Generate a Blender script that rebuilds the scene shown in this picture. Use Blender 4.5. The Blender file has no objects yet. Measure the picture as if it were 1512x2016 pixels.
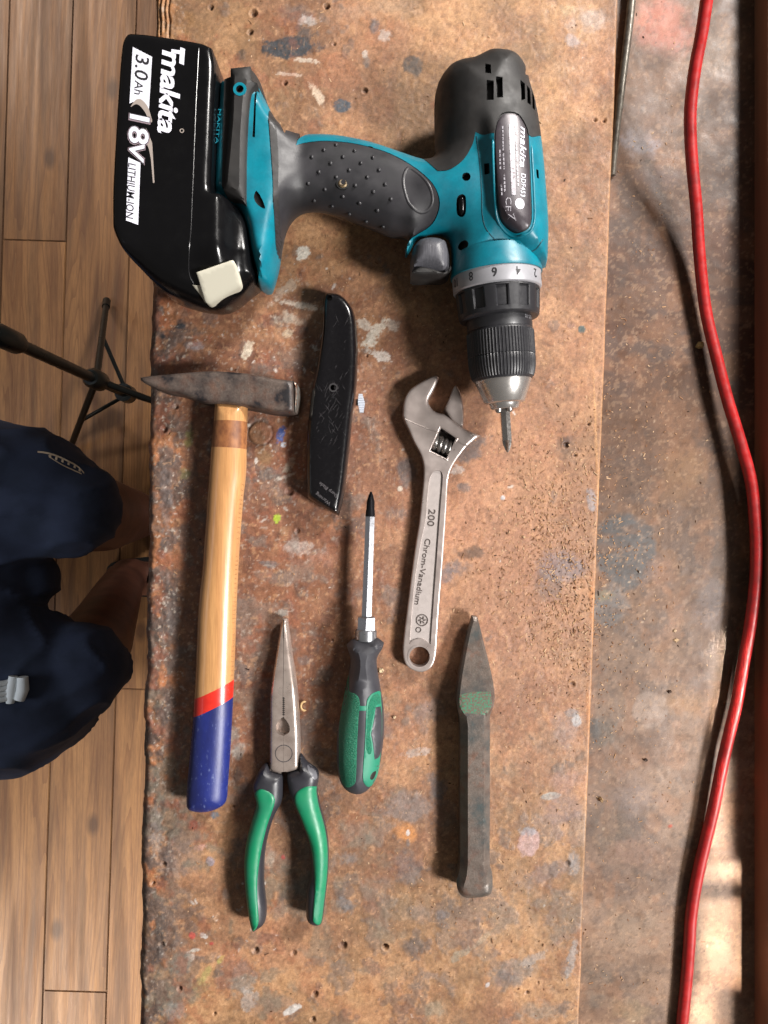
import bpy, bmesh, math, random
import numpy as np
from mathutils import Vector, Matrix
from mathutils.geometry import delaunay_2d_cdt
from mathutils.bvhtree import BVHTree

random.seed(7)
RNG = np.random.default_rng(11)
sc = bpy.context.scene
COL = sc.collection
D, F = 528.0, 1504.0            # camera height over the bench (mm), focal length (px of the 1512x2016 photo)
FLOOR = -900.0

# ---------------------------------------------------------------- camera
cd = bpy.data.cameras.new('camera')
cam = bpy.data.objects.new('camera', cd)
COL.objects.link(cam)
cam.location = (0, 0, D / 1000)
cd.sensor_fit = 'VERTICAL'
cd.sensor_height = 36.0
cd.lens = F / 2016 * 36.0
cd.clip_start = 0.01
cd.clip_end = 50
sc.camera = cam

# ---------------------------------------------------------------- world and lamps (window light from the right, added fills at left)
w = bpy.data.worlds.new('World')
sc.world = w
w.use_nodes = True
w.node_tree.nodes['Background'].inputs[0].default_value = (0.60, 0.55, 0.50, 1)
w.node_tree.nodes['Background'].inputs[1].default_value = 0.25


def area(name, loc, target, sx, sy, power, col, spread=180.0):
    l = bpy.data.lights.new(name, 'AREA')
    l.shape = 'RECTANGLE'
    l.size, l.size_y = sx, sy
    l.energy = power
    l.color = col
    l.spread = math.radians(spread)
    o = bpy.data.objects.new(name, l)
    COL.objects.link(o)
    o.location = loc
    o.rotation_euler = (Vector(target) - Vector(loc)).to_track_quat('-Z', 'Y').to_euler()
    return o


area('window_light_near', (1.42, -0.62, 1.38), (-0.02, -0.24, 0), 0.34, 0.34, 12.2, (1.0, 0.965, 0.93), 70)
area('window_light_far', (0.98, 1.15, 1.02), (-0.05, 0.25, 0), 0.30, 0.30, 5.0, (1.0, 0.95, 0.90), 52)
area('lap_fill_light', (-1.15, -0.12, 0.55), (-0.62, -0.12, -0.38), 0.5, 0.5, 1.0, (0.84, 0.90, 1.0), 60)  # added cool fill lamp that brightens the shorts
area('floor_fill_near', (-1.35, -1.75, -0.15), (-0.52, -0.98, -0.9), 0.6, 0.6, 4.8, (1.0, 0.88, 0.74), 42)  # added fill below bench height, brightens only the floor at lower left
area('floor_fill_far', (-1.2, 1.7, -0.1), (-0.60, 0.95, -0.9), 0.6, 0.6, 2.2, (1.0, 0.82, 0.66), 42)  # second added floor fill, for the boards at upper left
sc.view_settings.view_transform = 'Standard'
sc.view_settings.look = 'None'
sc.view_settings.exposure = 0.0
sc.view_settings.gamma = 1.0


# ---------------------------------------------------------------- colour and material helpers
def lin(c, k=0.72):
    r = []
    for v in c[:3]:
        v = v / 255.0
        r.append((v / 12.92 if v <= 0.04045 else ((v + 0.055) / 1.055) ** 2.4) * k)
    return tuple(r)


def L4(c, k=0.72):
    return (*lin(c, k), 1)


def pm(name, col, rough=0.5, metal=0.0, col2=None, vs=10, vt=(0.4, 0.65), bump=0.0, bs=1.0, bdist=0.3,
       attr=False, st=(1, 1, 1), coat=0.0, wear=None, rv=0.0, spec=0.5, k=0.72, speck=None, scratch=None):
    """vs, bs, wear scale, speck scale: feature sizes in mm"""
    m = bpy.data.materials.new(name)
    m.use_nodes = True
    nt = m.node_tree
    N, LK = nt.nodes, nt.links
    b = N['Principled BSDF']
    tc = N.new('ShaderNodeTexCoord')
    mp = N.new('ShaderNodeMapping')
    mp.inputs['Scale'].default_value = [1000 * s for s in st]
    LK.new(tc.outputs['Object'], mp.inputs[0])

    def noise(size, det=3, rough_=0.55, src=None):
        n = N.new('ShaderNodeTexNoise')
        n.inputs['Scale'].default_value = 1.0 / size
        n.inputs['Detail'].default_value = det
        n.inputs['Roughness'].default_value = rough_
        LK.new((src or mp).outputs[0], n.inputs['Vector'])
        return n.outputs[0]

    def ramp(s, a, c):
        r = N.new('ShaderNodeMapRange')
        r.inputs[1].default_value, r.inputs[2].default_value = a, c
        LK.new(s, r.inputs[0])
        return r.outputs[0]

    def mix(f, a, c, mode='MIX'):
        x = N.new('ShaderNodeMix')
        x.data_type = 'RGBA'
        x.blend_type = mode
        for s, v in ((0, f), (6, a), (7, c)):
            if isinstance(v, (int, float)):
                x.inputs[s].default_value = v
            elif isinstance(v, tuple):
                x.inputs[s].default_value = v
            else:
                LK.new(v, x.inputs[s])
        return x.outputs[2]

    def fmix(f, a, c):
        x = N.new('ShaderNodeMix')
        for s, v in ((0, f), (2, a), (3, c)):
            if isinstance(v, (int, float)):
                x.inputs[s].default_value = v
            else:
                LK.new(v, x.inputs[s])
        return x.outputs[0]
    if attr:
        a = N.new('ShaderNodeAttribute')
        a.attribute_name = 'Col'
        c = a.outputs[0]
    else:
        c = L4(col, k)
    R, M = rough, metal
    if col2:
        c = mix(ramp(noise(vs, 4), *vt), c, L4(col2, k))
    if rv:
        R = fmix(ramp(noise(vs * 0.6, 4), 0.3, 0.7), max(rough - rv, 0.02), min(rough + rv, 1))
    if speck:                       # (size, light gain, dark gain)
        s1 = ramp(noise(speck[0], 2, 0.7), 0.25, 0.75)
        lo, hi = 1 - speck[2], 1 + speck[1]
        cc = N.new('ShaderNodeCombineColor')
        v = fmix(s1, lo, hi)
        for i in range(3):
            LK.new(v, cc.inputs[i])
        c = mix(1.0, c, cc.outputs[0], 'MULTIPLY')
    if wear:                        # (colour, size, threshold, roughness, metallic)
        f = ramp(noise(wear[1], 6, 0.62), wear[2], wear[2] + (wear[5] if len(wear) > 5 else 0.04))
        c = mix(f, c, L4(wear[0], k))
        R = fmix(f, R, wear[3])
        M = fmix(f, M, wear[4])
    if scratch:                     # (colour, strength): thin fibres
        mp2 = N.new('ShaderNodeMapping')
        mp2.inputs['Rotation'].default_value = (0, 0, 0.5)
        mp2.inputs['Scale'].default_value = (1400, 180, 1000)
        LK.new(tc.outputs['Object'], mp2.inputs[0])
        f1 = ramp(noise(1.6, 3, 0.6, mp2), 0.66, 0.78)
        mp3 = N.new('ShaderNodeMapping')
        mp3.inputs['Rotation'].default_value = (0, 0, -0.7)
        mp3.inputs['Scale'].default_value = (1500, 200, 1000)
        LK.new(tc.outputs['Object'], mp3.inputs[0])
        f2 = ramp(noise(1.7, 3, 0.6, mp3), 0.66, 0.78)
        mx = N.new('ShaderNodeMath')
        mx.operation = 'MAXIMUM'
        LK.new(f1, mx.inputs[0])
        LK.new(f2, mx.inputs[1])
        ms = N.new('ShaderNodeMath')
        ms.operation = 'MULTIPLY'
        LK.new(mx.outputs[0], ms.inputs[0])
        ms.inputs[1].default_value = scratch[1]
        c = mix(ms.outputs[0], c, L4(scratch[0], k))
    for s, v in (('Base Color', c), ('Roughness', R), ('Metallic', M)):
        if isinstance(v, (int, float, tuple)):
            b.inputs[s].default_value = v
        else:
            LK.new(v, b.inputs[s])
    b.inputs['Specular IOR Level'].default_value = spec
    b.inputs['Coat Weight'].default_value = coat
    b.inputs['Coat Roughness'].default_value = 0.12
    if bump:
        bn = N.new('ShaderNodeBump')
        bn.inputs['Strength'].default_value = bump
        bn.inputs['Distance'].default_value = bdist / 1000
        LK.new(noise(bs, 4, 0.65), bn.inputs['Height'])
        LK.new(bn.outputs[0], b.inputs['Normal'])
    return m


# ---------------------------------------------------------------- geometry helpers (all lengths in mm)
def U(x, y, h=0.0):
    return ((x - 756) * (D - h) / F, (1008 - y) * (D - h) / F)


def UL(pts, h=0.0):
    """pixels of the photo to mm on the plane at height h (h may be a function of x, y)"""
    out = []
    for p in pts:
        hh = h(p[0], p[1]) if callable(h) else h
        out.append((*U(p[0], p[1], hh), *p[2:]))
    return out


def smooth(pts, n=4, seg=None):
    """closed Catmull-Rom; a third value marks a corner"""
    K = len(pts)
    P = [np.array(p[:2], float) for p in pts]
    cor = [len(p) > 2 for p in pts]
    out = []
    for i in range(K):
        p0, p1, p2, p3 = P[i - 1], P[i], P[(i + 1) % K], P[(i + 2) % K]
        m1 = (p2 - p1) if cor[i] else (p2 - p0) / 2
        m2 = (p2 - p1) if cor[(i + 1) % K] else (p3 - p1) / 2
        ln = np.linalg.norm(p2 - p1)
        mx = ln * 1.1
        for m in (m1, m2):
            q = np.linalg.norm(m)
            if q > mx:
                m *= mx / q
        nn = n if not (cor[i] and cor[(i + 1) % K]) else 1
        for j in range(nn):
            t = j / nn
            out.append((2 * t**3 - 3 * t**2 + 1) * p1 + (t**3 - 2 * t**2 + t) * m1 + (-2 * t**3 + 3 * t**2) * p2 + (t**3 - t**2) * m2)
    if seg:
        o2 = []
        for i in range(len(out)):
            a, c = out[i], out[(i + 1) % len(out)]
            k = max(1, int(math.ceil(np.linalg.norm(c - a) / seg)))
            for j in range(k):
                o2.append(a + (c - a) * j / k)
        out = o2
    return np.array(out)


def raw(pts, seg=None):
    return smooth([(*p[:2], 1) for p in pts], 1, seg)


def ccw(p):
    a = np.sum(p[:, 0] * np.roll(p[:, 1], -1) - np.roll(p[:, 0], -1) * p[:, 1])
    return p if a > 0 else p[::-1]


def dist(Q, poly):
    A = poly
    Bv = np.roll(poly, -1, 0) - A
    L2 = np.maximum((Bv**2).sum(1), 1e-12)
    out = np.empty(len(Q))
    for s in range(0, len(Q), 4000):
        q = Q[s:s + 4000]
        w_ = q[:, None, :] - A[None]
        t = np.clip((w_ * Bv[None]).sum(2) / L2[None], 0, 1)
        dd = w_ - t[..., None] * Bv[None]
        out[s:s + 4000] = np.sqrt((dd**2).sum(2).min(1))
    return out


def inside(Q, poly):
    x, y = Q[:, 0][:, None], Q[:, 1][:, None]
    x1, y1 = poly[:, 0][None], poly[:, 1][None]
    x2, y2 = np.roll(poly[:, 0], -1)[None], np.roll(poly[:, 1], -1)[None]
    c = ((y1 > y) != (y2 > y)) & (x < (x2 - x1) * (y - y1) / (y2 - y1 + 1e-12) + x1)
    return (c.sum(1) % 2) == 1


LOC = {}


def mk(name, V, Fc, mats, parent=None, origin=None, smooth_=True, sharp=38, col=None, fmat=None):
    me = bpy.data.meshes.new(name)
    V = np.asarray(V, float)
    if parent is not None:
        L = LOC[parent.name]
    else:
        L = np.array(origin if origin is not None else (0, 0, 0), float)
    me.from_pydata(((V - L) * 0.001).tolist(), [], Fc if isinstance(Fc, list) else Fc.tolist())
    for m in (mats if isinstance(mats, (list, tuple)) else [mats]):
        me.materials.append(m)
    if fmat is not None:
        me.polygons.foreach_set('material_index', np.asarray(fmat, np.int32))
    if col is not None:
        a = me.color_attributes.new('Col', 'FLOAT_COLOR', 'POINT')
        c4 = np.ones((len(V), 4), np.float32)
        c4[:, :3] = col
        a.data.foreach_set('color', c4.ravel())
    if smooth_:
        me.polygons.foreach_set('use_smooth', [True] * len(me.polygons))
        me.set_sharp_from_angle(angle=math.radians(sharp))
    me.update()
    o = bpy.data.objects.new(name, me)
    COL.objects.link(o)
    if parent is not None:
        o.parent = parent
    else:
        o.location = tuple(L * 0.001)
    LOC[o.name] = L
    return o


def thing(name, label, cat, loc):
    o = bpy.data.objects.new(name, None)
    o.empty_display_size = 0.02
    COL.objects.link(o)
    L = np.array(loc, float)
    o.location = tuple(L * 0.001)
    LOC[o.name] = L
    o['label'] = label
    o['category'] = cat
    return o


def tag(o, label=None, cat=None, kind=None, group=None):
    for k_, v in (('label', label), ('category', cat), ('kind', kind), ('group', group)):
        if v:
            o[k_] = v
    return o


def surf(name, outline, zt, zb, mats, parent=None, s=2.0, rings=(), holes=(), pits=(), colf=None, origin=None, sharp=38, ref=None, ownring=False):
    """outline (mm) filled with a fine mesh; zt(x, y, d) gives the top, zb the bottom; holes go through, pits (loop, depth) sink in"""
    B = ccw(outline)
    ref = B if ref is None else ccw(ref)
    loops = [B] + [ccw(h) for h in holes]
    pl = []
    for lp, dep in pits:
        lp = ccw(lp)
        c = lp.mean(0)
        r = np.linalg.norm(lp - c, axis=1).mean()
        nr = np.roll(lp, -1, 0) - np.roll(lp, 1, 0)
        nr = np.stack([-nr[:, 1], nr[:, 0]], 1) / (np.linalg.norm(nr, axis=1)[:, None] + 1e-9)
        wdt = min(np.ptp(lp[:, 0]), np.ptp(lp[:, 1]))
        inn = lp + nr * min(0.35, 0.22 * wdt)
        pl.append((lp, inn, dep))
        loops += [lp, inn]
    pts, edges = [], []
    for lp in loops:
        b0 = len(pts)
        pts += [tuple(p) for p in lp]
        edges += [(b0 + i, b0 + (i + 1) % len(lp)) for i in range(len(lp))]
    cand = []
    RB = B if (ownring or ref is B) else ref
    nr = np.roll(RB, -1, 0) - np.roll(RB, 1, 0)
    nr = np.stack([-nr[:, 1], nr[:, 0]], 1) / (np.linalg.norm(nr, axis=1)[:, None] + 1e-9)
    lastr = 0
    for r in rings:
        q = RB + nr * r
        q = q[inside(q, B)]
        if len(q):
            q = q[dist(q, RB) > r * 0.93]
        if len(q) and RB is not B:
            q = q[dist(q, B) > 0.28]
        cand.append(q)
        lastr = r
    lo, hi = B.min(0), B.max(0)
    gx = np.arange(lo[0], hi[0], s)
    gy = np.arange(lo[1], hi[1], s * 0.866)
    GX, GY = np.meshgrid(gx, gy)
    GX = GX + (np.arange(len(gy)) % 2)[:, None] * s / 2
    G = np.stack([GX.ravel(), GY.ravel()], 1)
    G = G[inside(G, B)]
    if len(G):
        G = G[(dist(G, B) > 0.4 * s) & (dist(G, RB) > max(lastr + 0.35 * s, 0.4 * s))]
    cand.append(G)
    C = np.concatenate([c for c in cand if len(c)]) if any(len(c) for c in cand) else np.zeros((0, 2))
    for lp in loops[1:]:
        if len(C):
            C = C[dist(C, lp) > 0.3]
    pts += [tuple(p) for p in C]
    vo, _, fo, _, _, _ = delaunay_2d_cdt([Vector(p) for p in pts], edges, [], 0, 1e-5)
    V = np.array([(v.x, v.y) for v in vo])
    Fa = np.array([f for f in fo if len(f) == 3])
    cen = V[Fa].mean(1)
    ok = inside(cen, B)
    for h in loops[1:1 + len(holes)]:
        ok &= ~inside(cen, h)
    Fa = Fa[ok]
    cen = cen[ok]
    used = np.unique(Fa)
    rm = -np.ones(len(V), int)
    rm[used] = np.arange(len(used))
    V = V[used]
    Fa = rm[Fa]
    d = dist(V, ref)
    z = np.asarray(zt(V[:, 0], V[:, 1], d) if callable(zt) else zt, float) * np.ones(len(V))
    zl = np.asarray(zb(V[:, 0], V[:, 1], d) if callable(zb) else zb, float) * np.ones(len(V))
    fm = np.zeros(len(Fa), int)
    for lp, inn, dep in pl:
        m_ = inside(V, inn) | (dist(V, inn) < 1e-3)
        z[m_] -= dep
        fm[inside(cen, lp)] = 1
    n = len(V)
    same = np.abs(z - zl) < 1e-4
    idx = np.where(same, np.arange(n), np.arange(n) + n)
    Vt = np.column_stack([V, z])
    Vb = np.column_stack([V, zl])
    faces = Fa.tolist()
    fb = idx[Fa[:, ::-1]]
    keep = ~(same[Fa].all(1))
    faces += fb[keep].tolist()
    fmat = fm.tolist() + [0] * int(keep.sum())
    cnt = {}
    for f in Fa.tolist():
        for a, b_ in ((f[0], f[1]), (f[1], f[2]), (f[2], f[0])):
            if (b_, a) in cnt:
                del cnt[(b_, a)]
            else:
                cnt[(a, b_)] = 1
    for a, b_ in cnt:
        la, lb = int(idx[a]), int(idx[b_])
        f = [b_, a]
        if la != a:
            f.append(la)
        if lb != b_:
            f.append(lb)
        if len(f) > 2:
            faces.append(f)
            fmat.append(0)
    VV = np.concatenate([Vt, Vb])
    us = np.zeros(2 * n, bool)
    us[np.concatenate([np.array(f) for f in faces])] = True
    rm = -np.ones(2 * n, int)
    rm[us] = np.arange(us.sum())
    faces = [[int(rm[i]) for i in f] for f in faces]
    VV = VV[us]
    col = colf(VV[:, 0], VV[:, 1], VV[:, 2]) if colf else None
    return mk(name, VV, faces, mats, parent, origin, True, sharp, col, fmat if len(pl) else None)


def ell(mid, T, R, p=2.0):
    return lambda x, y, d: mid + T * (1 - (1 - np.clip(d / R, 0, 1)) ** p) ** (1 / p)


def mir(mid, f, zmin=0.2):
    return lambda x, y, d: np.maximum(2 * mid - f(x, y, d), zmin)


def bev(top, r):
    return lambda x, y, d: top - r * (1 - np.sqrt(np.clip(1 - (1 - np.clip(d / r, 0, 1)) ** 2, 0, 1)))


def UHs(pts, f, ref, mid, tol=1.3):
    """pixels to mm on the surface z = f(x, y, d); points on the silhouette stay at the height mid"""
    out = []
    hs_ = np.arange(80.0, max(mid - 8, 1), -0.4)
    for p in pts:
        q = np.array([U(p[0], p[1], k_) for k_ in hs_])
        d_ = dist(q, ref)
        hit = inside(q, ref) & (f(q[:, 0], q[:, 1], d_) >= hs_)
        i_ = int(np.argmax(hit)) if hit.any() else int(np.argmin(d_))
        out.append((q[i_][0], q[i_][1], *p[2:]))
    return out


RG = lambda R: tuple(R * q for q in (0.02, 0.07, 0.15, 0.27, 0.45, 0.7))


def frame(dv):
    dv = Vector(dv).normalized()
    up = Vector((0, 0, 1)) if abs(dv.z) < 0.9 else Vector((0, 1, 0))
    side = up.cross(dv).normalized()      # axis pointing down the picture: side is to the right... see use
    up = dv.cross(side).normalized()
    return dv, side, up


def lathe(name, A, dv, prof, seg, mat, parent=None, rf=None, origin=None, sharp=38, cap=True):
    dv, side, up = frame(dv)
    A = Vector(A)
    V, Fc = [], []
    for t, r in prof:
        for i in range(seg):
            th = 2 * math.pi * i / seg
            rr = r if rf is None else rf(th, t, r)
            V.append(A + dv * t + (side * math.sin(th) + up * math.cos(th)) * rr)
    for k in range(len(prof) - 1):
        for i in range(seg):
            j = (i + 1) % seg
            Fc.append([k * seg + i, k * seg + j, (k + 1) * seg + j, (k + 1) * seg + i])
    if cap:
        Fc.append(list(range(seg)))
        Fc.append([(len(prof) - 1) * seg + i for i in range(seg)][::-1])
    o = mk(name, V, Fc, mat, parent, origin, True, sharp)
    fixn(o)
    return o


def fixn(o):
    bm = bmesh.new()
    bm.from_mesh(o.data)
    bmesh.ops.recalc_face_normals(bm, faces=bm.faces)
    bm.to_mesh(o.data)
    bm.free()
    o.data.update()


def tube_v(P, R, seg=12, cap=True):
    P = [Vector(p) for p in P]
    V, Fc = [], []
    prev = None
    for i, p in enumerate(P):
        t = (P[min(i + 1, len(P) - 1)] - P[max(i - 1, 0)]).normalized()
        a = prev if prev is not None else (Vector((0, 0, 1)) if abs(t.z) < 0.9 else Vector((1, 0, 0)))
        n = (a - t * a.dot(t)).normalized()
        prev = n
        b = t.cross(n)
        r = R[i] if hasattr(R, '__len__') else R
        for k in range(seg):
            th = 2 * math.pi * k / seg
            V.append(p + (n * math.cos(th) + b * math.sin(th)) * r)
    for i in range(len(P) - 1):
        for k in range(seg):
            j = (k + 1) % seg
            Fc.append([i * seg + k, i * seg + j, (i + 1) * seg + j, (i + 1) * seg + k])
    if cap:
        Fc.append(list(range(seg))[::-1])
        Fc.append([(len(P) - 1) * seg + k for k in range(seg)])
    return V, Fc


def tube(name, P, R, mat, parent=None, seg=12, origin=None):
    V, Fc = tube_v(P, R, seg)
    o = mk(name, V, Fc, mat, parent, origin, True, 50)
    fixn(o)
    return o


def crom(P, n=8):
    P = [Vector(p) for p in P]
    out = []
    for i in range(len(P) - 1):
        p0, p1, p2, p3 = P[max(i - 1, 0)], P[i], P[i + 1], P[min(i + 2, len(P) - 1)]
        for j in range(n):
            t = j / n
            out.append(0.5 * ((2 * p1) + (p2 - p0) * t + (2 * p0 - 5 * p1 + 4 * p2 - p3) * t * t + (3 * p1 - p0 - 3 * p2 + p3) * t**3))
    out.append(P[-1])
    return out


def text(name, s, size, fn, mat, parent, shear=0.0, bold=0.0, ext=0.0, sx=1.0, fit=None, space=1.0, origin=None):
    """fn maps text plane (u right, v up, w out; mm) to the scene; fit = length in mm"""
    cu = bpy.data.curves.new(name, 'FONT')
    cu.body = s
    cu.size = size
    cu.shear = shear
    cu.offset = bold
    cu.extrude = ext
    cu.space_character = space
    cu.resolution_u = 3
    o = bpy.data.objects.new(name, cu)
    COL.objects.link(o)
    dg = bpy.context.evaluated_depsgraph_get()
    me = bpy.data.meshes.new_from_object(o.evaluated_get(dg))
    V = np.array([v.co[:] for v in me.vertices])
    Fc = [list(p.vertices) for p in me.polygons]
    bpy.data.objects.remove(o)
    bpy.data.curves.remove(cu)
    bpy.data.meshes.remove(me)
    V[:, 0] -= V[:, 0].min()
    if fit:
        V[:, 0] *= fit / V[:, 0].max()
    V[:, 0] *= sx
    W = [fn(*v) for v in V]
    return mk(name, W, Fc, mat, parent, origin, False)


def flat(ox, oy, z, ang):
    ca, sa = math.cos(math.radians(ang)), math.sin(math.radians(ang))
    return lambda u, v, w_: (ox + u * ca - v * sa, oy + u * sa + v * ca, z + w_)


def plate(name, pts, z0, z1, mat, parent, sm=False):
    """small flat piece between z0 and z1"""
    P = smooth(pts, 4) if sm else raw(pts)
    P = ccw(P)
    n = len(P)
    V = [(*p, z1) for p in P] + [(*p, z0) for p in P]
    Fc = [list(range(n))] + [[i, i + n, (i + 1) % n + n, (i + 1) % n] for i in range(n)]
    return mk(name, V, Fc, mat, parent, smooth_=False)


def box_v(c, s, rot=0.0):
    x, y, z = c
    a, b_, h = s[0] / 2, s[1] / 2, s[2] / 2
    ca, sa = math.cos(rot), math.sin(rot)
    V = []
    for dz in (-h, h):
        for dx, dy in ((-a, -b_), (a, -b_), (a, b_), (-a, b_)):
            V.append((x + dx * ca - dy * sa, y + dx * sa + dy * ca, z + dz))
    return V, [[3, 2, 1, 0], [4, 5, 6, 7], [0, 1, 5, 4], [1, 2, 6, 5], [2, 3, 7, 6], [3, 0, 4, 7]]


# ---------------------------------------------------------------- numpy noise
TAB = RNG.random((6, 256, 256))


def vn(X, Y, s, seed=0):
    x, y = X / s + 37.1 * (seed + 1), Y / s + 91.7 * (seed + 1)
    i, j = np.floor(x).astype(int), np.floor(y).astype(int)
    fx, fy = x - i, y - j
    fx, fy = fx * fx * (3 - 2 * fx), fy * fy * (3 - 2 * fy)
    T = TAB[seed % 6]
    a, b_ = T[i % 256, j % 256], T[(i + 1) % 256, j % 256]
    c, d_ = T[i % 256, (j + 1) % 256], T[(i + 1) % 256, (j + 1) % 256]
    return (a * (1 - fx) + b_ * fx) * (1 - fy) + (c * (1 - fx) + d_ * fx) * fy


def fbm(X, Y, s, seed=0, o=4, g=0.5):
    t, a, n = 0, 1.0, 0
    for k in range(o):
        t = t + a * vn(X, Y, s / 2**k, seed + k * 3)
        n += a
        a *= g
    return t / n


def ss(a, b_, x):
    t = np.clip((x - a) / (b_ - a), 0, 1)
    return t * t * (3 - 2 * t)


def mixc(C, m, c):
    c = np.array(lin(c) if max(c) > 1.5 else c)
    return C * (1 - m[..., None]) + c * m[..., None]


def stain(C, Z, PX, PY, X, Y, x, y, rx, ry, col, a=1.0, ang=0.0, edge=0.35, rag=0.55, lift=0.12, seed=0):
    """an irregular patch of paint, pixels of the photo; returns colour, height"""
    sel = (np.abs(PX - x) < max(rx, ry) * 2) & (np.abs(PY - y) < max(rx, ry) * 2)
    if not sel.any():
        return
    px, py = PX[sel] - x, PY[sel] - y
    ca, sa = math.cos(math.radians(ang)), math.sin(math.radians(ang))
    u, v = (px * ca + py * sa) / rx, (-px * sa + py * ca) / ry
    r = np.sqrt(u * u + v * v)
    sz = min(rx, ry) * 0.35 * 0.9
    n = fbm(X[sel], Y[sel], max(sz, 2.2), seed, 5, 0.72)
    r = r + (n - 0.5) * 2 * rag
    m = (1 - ss(1 - edge, 1, r)) * a * np.clip(0.45 + 1.1 * fbm(X[sel], Y[sel], 1.9, seed + 1, 2, .7), 0, 1)
    C[sel] = C[sel] * (1 - m[:, None]) + np.array(lin(col)) * m[:, None]
    Z[sel] += lift * m


def grid_obj(name, X, Y, Z, C, mat, parent, skirt):
    ny, nx = X.shape
    V = np.column_stack([X.ravel(), Y.ravel(), Z.ravel()])
    I = np.arange(ny * nx).reshape(ny, nx)
    Q = np.stack([I[:-1, :-1], I[:-1, 1:], I[1:, 1:], I[1:, :-1]], -1).reshape(-1, 4)
    # border walls down to the skirt level
    bd = np.concatenate([I[0, :-1], I[:-1, -1], I[-1, :0:-1], I[:0:-1, 0]])
    nb = len(bd)
    VB = V[bd].copy()
    VB[:, 2] = skirt
    W = np.stack([bd, np.arange(nb) + len(V), (np.arange(nb) + 1) % nb + len(V), np.roll(bd, -1)], -1)
    V = np.concatenate([V, VB])
    Fq = np.concatenate([Q, W])
    me = bpy.data.meshes.new(name)
    me.vertices.add(len(V))
    L = LOC[parent.name]
    me.vertices.foreach_set('co', ((V - L) * 0.001).astype(np.float32).ravel())
    me.loops.add(len(Fq) * 4)
    me.loops.foreach_set('vertex_index', Fq.astype(np.int32).ravel())
    me.polygons.add(len(Fq))
    me.polygons.foreach_set('loop_start', (np.arange(len(Fq)) * 4).astype(np.int32))
    me.polygons.foreach_set('use_smooth', np.ones(len(Fq), bool))
    me.update(calc_edges=True)
    c4 = np.ones((len(V), 4), np.float32)
    c4[:ny * nx, :3] = C.reshape(-1, 3)
    c4[ny * nx:, :3] = C.reshape(-1, 3)[bd]
    a = me.color_attributes.new('Col', 'FLOAT_COLOR', 'POINT')
    a.data.foreach_set('color', c4.ravel())
    me.materials.append(mat)
    me.validate()
    o = bpy.data.objects.new(name, me)
    COL.objects.link(o)
    o.parent = parent
    LOC[o.name] = L
    return o


# ================================================================ the floor far below
M_pine = pm('pine_plank', (178, 130, 82), 0.55, col2=(124, 84, 52), vs=26, vt=(0.3, 0.7), st=(1, 0.07, 1), wear=((86, 62, 46), 45, .50, .7, 0, .22), speck=(2.0, 0.16, 0.26), bump=0.35, bs=3.0, bdist=0.6, rv=0.12)


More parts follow.
